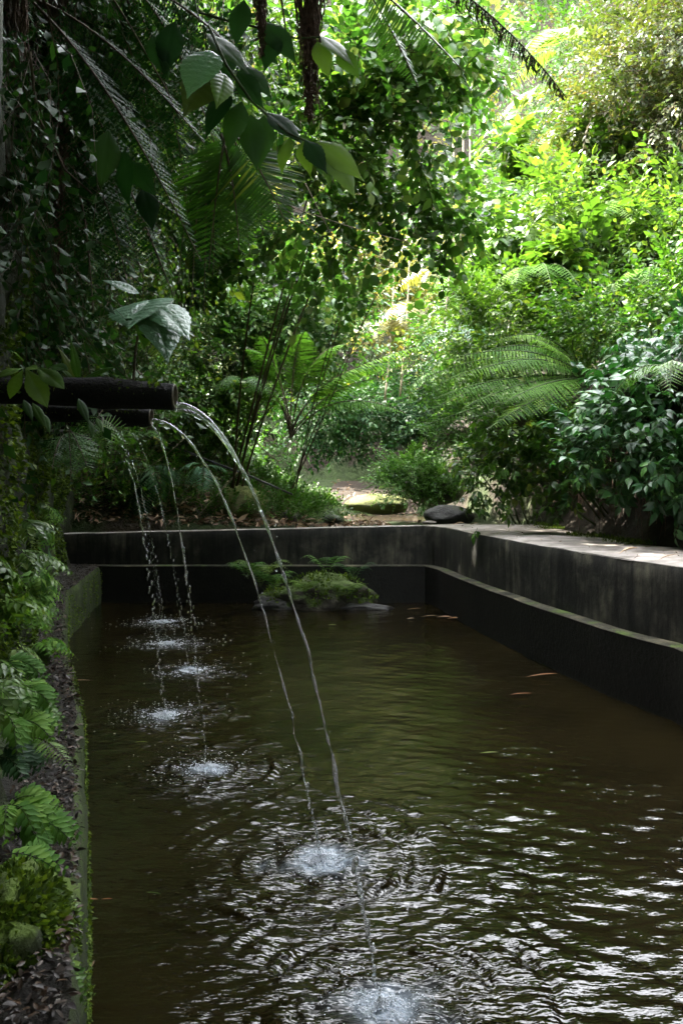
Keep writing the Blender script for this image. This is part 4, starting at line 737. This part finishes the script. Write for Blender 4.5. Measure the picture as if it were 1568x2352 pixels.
for a, c, s_, m, nu, wd, lb in [((343, 690, 2.66), (440, 752, 2.5), 'wide', 'grey', (.2, -.5, .85), .95, None), ((344, 692, 2.64), (398, 812, 2.5), 'wide', 'grey', (.6, -.75, .45), .95, None), ((344, 690, 2.68), (285, 724, 2.45), 'wide', 'grey', (-.2, -.5, .8), 1.35, None), ((320, 675, 2.8), (238, 630, 2.75), 'wide', 'grey', (-.2, -.6, .8), .8, None), ((343, 706, 2.7), (327, 790, 2.62), 'pep', 'mid', (0, -1, .1), 1.1, 'plain green hanging leaf')]: pxleaf(t, s_, m, a, c, nu, wd, lb)
t = thing('pipe_sprig', 'young plant with pale rounded leaves growing on top of the nearest pipe', 'plant', tuple(at(62, 885, 2.3)))
stempx(t, [(62, 885, 2.3), (60, 860, 2.28), (57, 846, 2.25)], .004)
for a, c in [((53, 849), (17, 906)), ((60, 846), (106, 922)), ((53, 846), (-8, 856)), ((83, 843), (144, 878)), ((56, 832), (32, 798)), ((114, 842), (150, 838)), ((60, 845), (80, 838))]: pxleaf(t, 'obov', 'bright' if a[0] < 100 else 'mid', (*a, 2.25), (*c, 2.2), (0, -.7, .7), 1.0)
t = thing('pipe_sprig', 'small bromeliad like tuft with thin leaves rooted on the middle of the pipes', 'plant', tuple(at(180, 885, 2.5)))
for a, c in [((180, 880), (140, 790)), ((182, 878), (262, 825)), ((178, 880), (146, 838)), ((184, 882), (232, 890)), ((182, 880), (166, 775)), ((186, 872), (270, 868)), ((170, 884), (150, 846))]: pxleaf(t, 'pep', 'mid', (*a, 2.5), (*c, 2.45), (.2, -.7, .7), .45)
t = thing('pipe_sprig', 'narrow leaves hanging from the underside of the second pipe', 'plant', tuple(at(90, 905, 2.3)))
for a, c in [((55, 918), (76, 962)), ((75, 925), (108, 978)), ((180, 915), (206, 968)), ((100, 950), (115, 990)), ((205, 965), (214, 1000)), ((222, 960), (238, 985))]: pxleaf(t, 'pep', 'mid', (*a, 2.35), (*c, 2.3), (.3, -.8, .4), .6)

# hanging fronds of the cliff ferns (dark, drooping to the right)
def fpx(name, label, base, frs, mat, W, n=34, kind='tooth', rr=.006, wood='wood', group='ferns hanging from the cliff', **kw):
    bs = at(*base); return fern(name, label, 'fern', bs, [(at(*a), at(*c)) for a, c in frs], mat, W, n, kind, group, rr, wood=wood, **kw)
fpx('hanging_fern', 'long dark fern frond slanting down from the upper left', (90, 10, 3.0), [((260, 180, 3.0), (462, 600, 2.9)), ((230, 250, 3.2), (400, 680, 3.2)), ((180, 150, 3.4), (330, 640, 3.5)), ((250, 60, 3.2), (470, 330, 3.1))], 'dark', .22, 50, 'tooth', up=(.3, -.8, .6), droop=.5)
fpx('hanging_fern', 'dark fern drooping before the backlit leaves left of the vine', (280, -60, 3.4), [((420, 60, 3.4), (520, 420, 3.3)), ((400, 150, 3.5), (430, 480, 3.4)), ((480, 20, 3.3), (600, 200, 3.3)), ((340, 200, 3.6), (360, 470, 3.5))], 'dark', .22, 44, 'tooth', up=(.3, -.8, .6), droop=.5)
fpx('hanging_fern', 'fern with fishbone fronds hanging below the pepper vine', (520, 300, 3.3), [((590, 360, 3.3), (660, 520, 3.2)), ((540, 400, 3.3), (550, 580, 3.2)), ((500, 380, 3.3), (480, 620, 3.2)), ((560, 340, 3.4), (610, 560, 3.3))], 'mid', .26, 30, 'fish', up=(.2, -1, .3), droop=.3)
fpx('hanging_fern', 'dim fern fronds trailing down the face of the cliff', (150, 330, 3.4), [((260, 420, 3.3), (300, 700, 3.2)), ((200, 430, 3.3), (215, 720, 3.1)), ((300, 400, 3.5), (380, 640, 3.5)), ((230, 360, 3.6), (440, 520, 3.6))], 'dark', .2, 36, 'tooth', up=(.3, -.8, .6), droop=.4)
fpx('hanging_fern', 'yellow green fern frond glowing behind the big grey leaf', (338, 735, 2.75), [((370, 760, 2.75), (410, 856, 2.7))], 'lime', .10, 22, 'fish', rr=.003, up=(.3, -1, .3), droop=.1, bare=.05)
fpx('hanging_fern', 'ragged dark strands of old fern dangling over the pool edge', (470, 360, 3.6), [((475, 480, 3.6), (468, 720, 3.6)), ((450, 470, 3.6), (440, 690, 3.5)), ((420, 470, 3.7), (410, 650, 3.6)), ((500, 500, 3.6), (488, 640, 3.6)), ((560, 420, 3.7), (575, 590, 3.6))], 'dark', .09, 46, 'comb', up=(0, -1, .2), droop=.8)
fpx('hanging_fern', 'small fern hanging beneath the pipes over the mossy cliff', (150, 990, 3.3), [((180, 1010, 3.2), (205, 1085, 3.1)), ((130, 1010, 3.2), (120, 1080, 3.1)), ((160, 1020, 3.2), (165, 1090, 3.1)), ((215, 1000, 3.4), (262, 1060, 3.3))], 'fern', .12, 20, 'tooth', rr=.003, up=(.3, -.9, .3))
fpx('hanging_fern', 'little fern dangling before the far spout mouths', (225, 955, 3.0), [((235, 975, 2.95), (246, 1030, 2.9)), ((215, 970, 2.95), (205, 1000, 2.9)), ((275, 970, 3.1), (300, 1050, 3.1))], 'fern', .07, 16, 'tooth', rr=.002, up=(.3, -.9, .3))
# top frond with shrivelled brown pinnae
t = thing('old_fern_frond', 'arching fern frond with shrivelled brown leaflets crossing the top of the picture', 'fern', tuple(at(820, -160, 3.0)))
b = MB(); P = frond(b, at(820, -160, 3.0), at(1120, -20, 3.0), at(1300, 225, 2.9), .16, 70, 'tooth', .5, .05, (.25, -.5, .85), .006, fwd=.9); b.build('frond', [G['fern'], G['wood']], t)
b = MB(); rs = np.random.RandomState(9)
for q in range(110):
    s = rs.uniform(.08, .98) * 13; i0 = int(s); p = P[i0] + (P[min(i0 + 1, 13)] - P[i0]) * (s - i0); L = rs.uniform(.04, .14) * (1 - .55 * s / 13); a = rs.uniform(-.5, .5); e = p + [L * .3 * a, rs.normal(0, .02), -L]; c_ = p + [L * (.5 * a - .25), rs.normal(0, .02), -L * .5]
    b.tube(bez(p, c_, e + [rs.choice([-1, 1]) * L * .25, 0, L * .1], 7), np.array([.5, 1, .8, 1, .7, .5, .2]) * .0034, 4)
b.build('shrivelled_leaflet', G['root'], t, kind='stuff')
fpx('hanging_fern', 'pale thin fern frond crossing the top centre behind the old frond', (840, -40, 3.6), [((930, 20, 3.6), (1065, 165, 3.5)), ((900, 60, 3.7), (960, 200, 3.7))], 'fern', .16, 34, 'fish', up=(.3, -.8, .6), droop=.4)
# aerial roots
for (u, v0, v1, wd, nn, lb) in [(710, -60, 292, 34, 70, 'thick shaggy bundle of brown aerial roots hanging at the top centre'), (600, -60, 140, 16, 26, 'shorter bundle of brown aerial roots left of the thick one'), (135, -40, 640, 36, 40, 'dim reddish brown aerial roots hanging down the left cliff'), (30, -40, 600, 40, 40, 'dark aerial roots in the upper left corner')]:
    D = 3.0 if u > 500 else 3.3 if u > 100 else 2.9; c = at(u, v0, D); t = thing('aerial_roots', lb, 'roots', tuple(c)); rs = np.random.RandomState(u); b = MB()
    for q in range(nn):
        x0 = u + rs.normal(0, wd * .5); x1 = u + rs.normal(0, wd * .32) + 6; ve = v0 + (v1 - v0) * rs.uniform(.45, 1); p, e = at(x0, v0, D + rs.normal(0, .02)), at(x1, ve, D + rs.normal(0, .03)); k = 24
        PP = bez(p, (p + e) / 2 + rs.normal(0, .02, 3), e, k) + rs.normal(0, .0028, (k, 3)); b.tube(PP, np.linspace(.0035, .0012, k) * rs.uniform(.6, 1.6, k), 4)
    b.build('root', G['root'], t, kind='stuff')
    b = MB(); n = nn * 16; P = np.stack([rs.normal(0, wd * .45, n), np.zeros(n), rs.rand(n) ** .8], -1); PW = np.array([at(u + a_ * (1.15 - c_), v0 + (v1 - v0) * c_ * .92, D + rs.normal(0, .025)) for a_, _, c_ in P])
    M = lineup(rs.normal(0, .5, (n, 3)) - [0, 0, 1], rs.normal(0, 1, (n, 3))) * rs.uniform(.012, .034, n)[:, None, None]; b.scatter(LEAF['farlong'], M, PW, rs.rand(n)); b.build('root_scale', [G['root']], t, kind='stuff')
for k, pts in enumerate([[(230, -50, 3.2), (300, 60, 3.2), (380, 200, 3.2), (420, 290, 3.2)], [(70, 120, 2.6), (85, 260, 2.6), (150, 390, 2.6), (212, 445, 2.6)], [(560, 420, 6), (680, 480, 6.2), (800, 520, 6.4), (950, 560, 7)], [(640, -40, 3.4), (655, 60, 3.4), (662, 180, 3.4)], [(700, 420, 7), (760, 540, 7), (880, 610, 7.4), (1010, 640, 8)], [(430, 330, 5), (520, 430, 5), (640, 470, 5.4), (760, 560, 6)]]):
    b = MB(); P = [at(*q) for q in pts]; P = np.vstack([bez(P[0], (P[0] + P[1]) / 2, P[1], 5)] + [np.array([P[i]]) for i in range(2, len(P))]); b.tube(P, np.linspace(.006, .003, len(P)), 5)
    tag(b.build('liana', G['wood'], None, loc=tuple(P[0])), ['thin dark liana slanting from the top left towards the pepper vine', 'pale wiry liana curling down the dark left cliff', 'bare twig arching before the sunlit valley', 'straight liana hanging between the root bundles', 'lower bare twig arching over the silvery shrub', 'dark branch running down behind the fishbone fern'][k], 'liana')
# dark leafy mass that drapes over the cliff
plant('cliff_creeper', 'dense dark creeper draped over the upper left cliff', 'creeper', at(60, 200, 3.6), [PB(10, 300, 2.6, 60, 330, .25), PB(60, 120, 3.6, 140, 170, .5), PB(230, 40, 3.7, 130, 70, .4), PB(120, 420, 3.8, 90, 160, .4), PB(60, 640, 3.6, 80, 110, .3), PB(420, -20, 3.8, 160, 50, .4)], 1100, 'vine', 'dark', .62, 4, wood='wood', sr=.008, up=-1.2, clump=.14, outw=.5)
plant('cliff_creeper', 'dim green creeper with small leaves on the cliff behind the big grey leaves', 'creeper', at(200, 600, 5), [PB(230, 680, 4.8, 80, 90, .3), PB(260, 800, 5.0, 80, 70, .3), PB(300, 560, 4.6, 70, 80, .3), PB(170, 780, 4.2, 60, 70, .3)], 700, 'vine', 'mid', .5, 4, wood='wood', sr=.006, up=-1.0, clump=.14, outw=.5)
plant('cliff_creeper', 'backlit small leaves hanging between the fern fronds at the top left', 'creeper', at(300, -100, 6), [PB(300, 150, 6.2, 110, 120, .4), PB(430, 330, 6.5, 100, 120, .4), PB(560, 120, 6.2, 90, 80, .4)], 420, 'mid', 'bright', .85, 5, wood='wood', sr=.01, up=-.2)

# moss, little ferns and sprigs on the near cliff and ledge
rs = np.random.RandomState(12); n = 60000; y = 1.1 + rs.rand(n) ** 1.3 * 9.8; z = rs.uniform(.5, 2.5, n); q = np.stack([li(y) + .03 * (z - .5) - .02, y, z], -1); q[:, 0] += .16 * fbm(q * 1.4, 3, 11) + .07 * fbm(q * 5, 4, 12) - .04 - np.clip(z - .55, 0, .3) * .1
mk = fbm(q * 2.2, 3, 33) > -.12; q = q[mk]; n = len(q); M = lineup(np.array([.7, -.35, -.5]) + rs.normal(0, .6, (n, 3)), rs.normal(0, 1, (n, 3))) * (rs.uniform(.012, .036, n) * (.7 + .08 * q[:, 1]))[:, None, None]
b = MB(); b.scatter(LEAF['far'], M, q, rs.rand(n)); tag(b.build('cliff_moss', [G['moss']]), 'thick yellow green moss hanging on the face of the left cliff', 'moss', kind='stuff')
n = 9000; y = 1.2 + rs.rand(n) ** 1.4 * 9.6; z = rs.uniform(.02, .47, n); q = np.stack([lw(y) + .02, y, z], -1); q = q[fbm(q * 4, 3, 35) > -.05]; n = len(q); M = lineup(np.array([.6, -.3, -.6]) + rs.normal(0, .5, (n, 3)), rs.normal(0, 1, (n, 3))) * (rs.uniform(.006, .018, n) * (.7 + .08 * q[:, 1]))[:, None, None]
b = MB(); b.scatter(LEAF['far'], M, q, rs.rand(n)); tag(b.build('ledge_moss', [G['moss']]), 'bright moss clinging to the pool side of the ledge', 'moss', kind='stuff')
for k, (u, v, D, L, nf, m, az, lb) in enumerate([(5, 1530, 2.7, .16, 6, 'fern', (-60, 60), 'fern at the left edge level with the far splashes'), (40, 1590, 2.6, .16, 7, 'fern', (-70, 50), 'fine fern on the cliff foot above the near ledge'), (20, 1660, 2.5, .18, 7, 'fern', (-70, 50), 'fine fern below the first one at the left edge'),
      (60, 1640, 2.7, .14, 5, 'bright', (-60, 50), 'bright leaflet sprig reaching over the wet ledge'), (15, 1850, 2.3, .18, 8, 'fern', (-70, 50), 'low fern hiding the middle of the wet ledge'), (70, 1900, 2.3, .14, 7, 'fern', (-70, 60), 'feathery fern tip over the ledge halfway down the left side'), (20, 1990, 2.1, .15, 6, 'mid', (-70, 50), 'broad leaved fern above the moss mound'),
      (30, 2120, 2.0, .17, 9, 'bright', (-70, 70), 'bright feathery fern on the moss mound'), (75, 2110, 2.0, .13, 7, 'bright', (-60, 70), 'leafy fern tip pointing at the water beside the moss mound'), (10, 2180, 1.9, .16, 7, 'fern', (-60, 60), 'fern below the bright feathery one'), (50, 2240, 1.85, .16, 8, 'bright', (-50, 50), 'fern with split leaf tips near the bottom left corner'),
      (0, 1740, 2.4, .17, 6, 'dark', (-60, 50), 'dark fern in the shade of the left cliff')]):
    bs = at(u, v, D); fern('rock_fern', lb, 'fern', bs, radial(bs, nf, L, .25, az, .55), {'fern': 'frond', 'mid': 'frond'}.get(m, m), .062, 9, 'leafy', 'small ferns on the left cliff', rr=.0015, droop=.1, bare=.12, up=(.2, -.6, .8), fwd=.8)
fpx('rock_fern', 'single bright narrow frond arching down over the ledge edge', (55, 1678, 2.5), [((120, 1690, 2.4), (170, 1775, 2.35))], 'bright', .055, 18, 'fish', rr=.0018, group='small ferns on the left cliff')
b = MB(); c = at(15, 2215, 1.95); V, T = blob(c, (.13, .26, .19), 4, .4, 2.6, 3); b.add(V, T); t = thing('moss_mound', 'bright yellow green moss mound on the ledge near the bottom left', 'moss mound', tuple(c)); b.build('mound', G['cliffmoss'], t)
n = 17000; q = nrm(rs.normal(0, 1, (n, 3))); q = q[(q[:, 1] < .4)]; n = len(q); P = c + q * np.array([.14, .27, .205]) * (1 + .10 * fbm(q * 2 + 21, 3, 3))[:, None]; M = lineup(q + rs.normal(0, .5, q.shape) - [0, 0, .4], rs.normal(0, 1, q.shape)) * rs.uniform(.012, .030, n)[:, None, None]
b = MB(); b.scatter(LEAF['far'], M, P, rs.rand(n)); b.build('moss', [G['moss']], t, kind='stuff')

# small ferns and sprigs repeated over the mossy cliff foot: one built, the others copied with their fronds
def copy_tree(o, parent=None):
    c = o.copy(); COL.objects.link(c); c.parent = parent
    for ch in list(o.children): copy_tree(ch, c)
    return c
protos = []
for q in range(3):
    bs = np.array([-3.0, 4.0 + q, 1.0]); protos.append(fern('moss_fern', 'little green fern growing out of the moss on the left cliff', 'fern', bs, radial(bs, 6 + q, .13, .2, (-75, 75), .7), ['bright', 'frond', 'bright'][q], .05, 8, 'leafy', 'little ferns in the cliff moss', rr=.0012, droop=.12, bare=.1, fwd=.8))
for q in range(54):
    o = protos[q] if q < 3 else copy_tree(protos[q % 3]); y = 1.45 + R.rand() ** 1.4 * 5.5; z = R.uniform(.55, 1.5); o.location = (cliff_x(y, z) + .01, y, z); o.rotation_euler = (R.normal(0, .3), R.normal(0, .3), R.normal(0, .4)); sc = R.uniform(.7, 1.5); o.scale = (sc, sc, sc)

# moss strip on the walkway's outer edge
n = 2600; y = rs.uniform(7.3, 11.3, n); q = np.stack([bx_(y) - .02 - rs.rand(n) ** 2 * .28, y, 1.05 + 0 * y], -1); q = q[fbm(q * 2, 3, 3) > -.1]; n = len(q); M = lineup(rs.normal(0, .6, (n, 3)) + [0, 0, 1], rs.normal(0, 1, (n, 3))) * rs.uniform(.02, .055, n)[:, None, None]
b = MB(); b.scatter(LEAF['farlong'], M, q, rs.rand(n)); tag(b.build('walkway_grass', [G['moss']]), 'strip of short yellow green grass along the outer edge of the walkway', 'grass', kind='stuff')
# hanging rootlets in the dark hollow under the right bank
b = MB()
for k in range(160):
    y = rs.uniform(7.4, 12); x = bx_(y) + .1 + rs.rand() * .35; z = rs.uniform(1.5, 2.3); b.tube([(x, y, z), (x + rs.normal(0, .04), y + rs.normal(0, .04), z - .25), (x + rs.normal(0, .06), y, z - rs.uniform(.3, .8))], [.006, .004, .002], 3)
tag(b.build('hanging_rootlets', G['root']), 'thin brown rootlets hanging in the dark hollow under the right bank', 'roots', kind='stuff')

x = rs.uniform(1.5, 2.9, 150); y = rs.uniform(5, 11, 150); P = np.stack([x, y, 1.052 + 0 * x], -1)[(x > fx(y) + .08) & (x < bx_(y))]; litter('leaf_crumbs', 'small crumbs of dead leaf scattered over the walkway', P, 'litter', (.010, .035), 'ovate2', 'leaf crumbs')
# ================================================================== LEAVES ON THE WALKWAY AND ON THE WATER
def flat_leaf(name, label, u, v, z, L, wd, mat, yaw, kind='ovate', group=None, curl=1.0):
    p = onz(u, v, z); b = MB(); V, T, Q, mt, mq, rt, rq = LEAF[kind]; V = V * [wd, 1, curl] - [0, .5, 0]; M = rotm(np.array(yaw), np.array(0.), np.array(0.)) * L; W = V @ M.T; W[:, 2] -= W[:, 2].min(); b.add(W + p, T, Q, 0, R.rand())
    return tag(b.build(name, [G[mat], G['wood']], None, loc=tuple(p)), label, 'leaf', group)
top = 1.062
for a in [('curled brown dead leaf on the walkway, the largest one', 1443, 1272, .15, .8, 'litter', 1.5, 'ovate', 1.4), ('small pale leaf near the outer edge of the walkway', 1487, 1257, .06, .7, 'litter', .5, 'round', 1), ('white leaf scrap at the pool side of the walkway', 1463, 1284, .08, .5, 'litter', 1.9, 'lance', 1), ('thin twiggy leaf at the right end of the walkway', 1535, 1288, .16, .3, 'litter', 1.5, 'lance', 1),
          ('tiny dark leaf in the middle of the walkway', 1200, 1225, .06, .8, 'litter', .2, 'ovate', 1), ('pale dead leaf near the corner of the walkway', 1052, 1206, .16, .6, 'litter', 1.4, 'ovate', 1), ('brown dead leaf beside the pale one near the corner', 1088, 1206, .12, .8, 'litter', 1.1, 'ovate', 1), ('orange brown scrap on the back wall left of the corner', 965, 1204, .12, .9, 'litter', .4, 'ovate', 2),
          ('second scrap on the back wall close to the light fern', 935, 1206, .12, .6, 'litter', 1.2, 'ovate', 1), ('upright pale dead leaf on the back wall', 689, 1204, .17, .6, 'litter', .6, 'ovate', 1)]:
    flat_leaf('fallen_leaf', a[0], a[1], a[2], top - (.03 if a[1] < 700 else 0), a[3], a[4], a[5], a[6], a[7], 'fallen leaves on the walkway', a[8])
for a in [('pale leaf scrap on the low step', 1500, 1430 - 0, .07, .5), ('small leaf on the step halfway along', 1290, 1396, .06, .7), ('tiny leaf on the step near the corner', 1090, 1340, .05, .8)]: flat_leaf('fallen_leaf', a[0], a[1], a[2] + 0, .512, a[3], a[4], 'litter', 1.3, 'ovate', 'fallen leaves on the step')
wl = [('reddish brown floating leaf at the far right of the pool', 1245, 1554, .20, .32, 'litter', 1.65, 'lance'), ('green floating leaf just below the reddish one', 1195, 1596, .12, .35, 'bright', 1.5, 'lance'), ('yellow floating leaf in the middle of the right half', 1122, 1731, .09, .35, 'lime', 1.5, 'lance'), ('pale floating leaf between the splashes on the left', 325, 1706, .07, .3, 'lime', 1.3, 'lance'),
      ('small yellow leaf floating before the island rock', 762, 1436, .08, .6, 'lime', 1.2, 'ovate'), ('orange leaf floating by the ledge near the bottom', 210, 2067, .045, .35, 'litter', 1.4, 'lance'), ('white scrap floating beside the orange leaf', 246, 2066, .035, .35, 'litter', 1.5, 'lance'), ('dark green sliver floating right of the white scrap', 352, 2053, .055, .25, 'bright', 1.2, 'lance'),
      ('brown leaf stuck to the ledge waterline', 195, 2097, .03, .8, 'litter', 1.0, 'ovate'), ('yellowish leaf below the brown one at the ledge', 210, 2112, .04, .5, 'olive', 1.6, 'ovate'), ('dark red leaf below the yellowish one at the ledge', 197, 2123, .035, .4, 'litter', 2.2, 'lance'), ('yellow brown leaf at the ledge near the bottom corner', 202, 2192, .035, .6, 'olive', 2.6, 'ovate'), ('curled tan leaf lowest along the ledge', 205, 2222, .05, .5, 'litter', 2.9, 'ovate'),
      ('orange brown leaf of the raft by the far right corner', 1048, 1421, .17, .5, 'litter', 1.5, 'ovate'), ('dark leaf of the raft by the far right corner', 1020, 1418, .15, .5, 'litter', 1.3, 'ovate'), ('pale leaf at the left end of the raft in the far corner', 985, 1417, .16, .3, 'litter', 1.6, 'lance'), ('single pale leaf left of the raft', 943, 1421, .07, .5, 'litter', 1.6, 'ovate'), ('straw coloured leaf near the island rock tip', 950, 1400, .14, .2, 'straw', 1.5, 'lance'),
      ('brown twiggy leaf floating at the left by the ledge', 175, 1568, .22, .2, 'litter', 1.35, 'lance')]
wl = [(w_[0], w_[1], w_[2], w_[3] * 1.35, w_[4] * 1.15, 'redleaf' if ('red' in w_[0] or 'orange' in w_[0]) else w_[5], w_[6], w_[7]) for w_ in wl]
for a in wl: flat_leaf('floating_leaf', a[0], a[1], a[2], .012, a[3], a[4], a[5], a[6], a[7], 'leaves floating on the pool', .3)
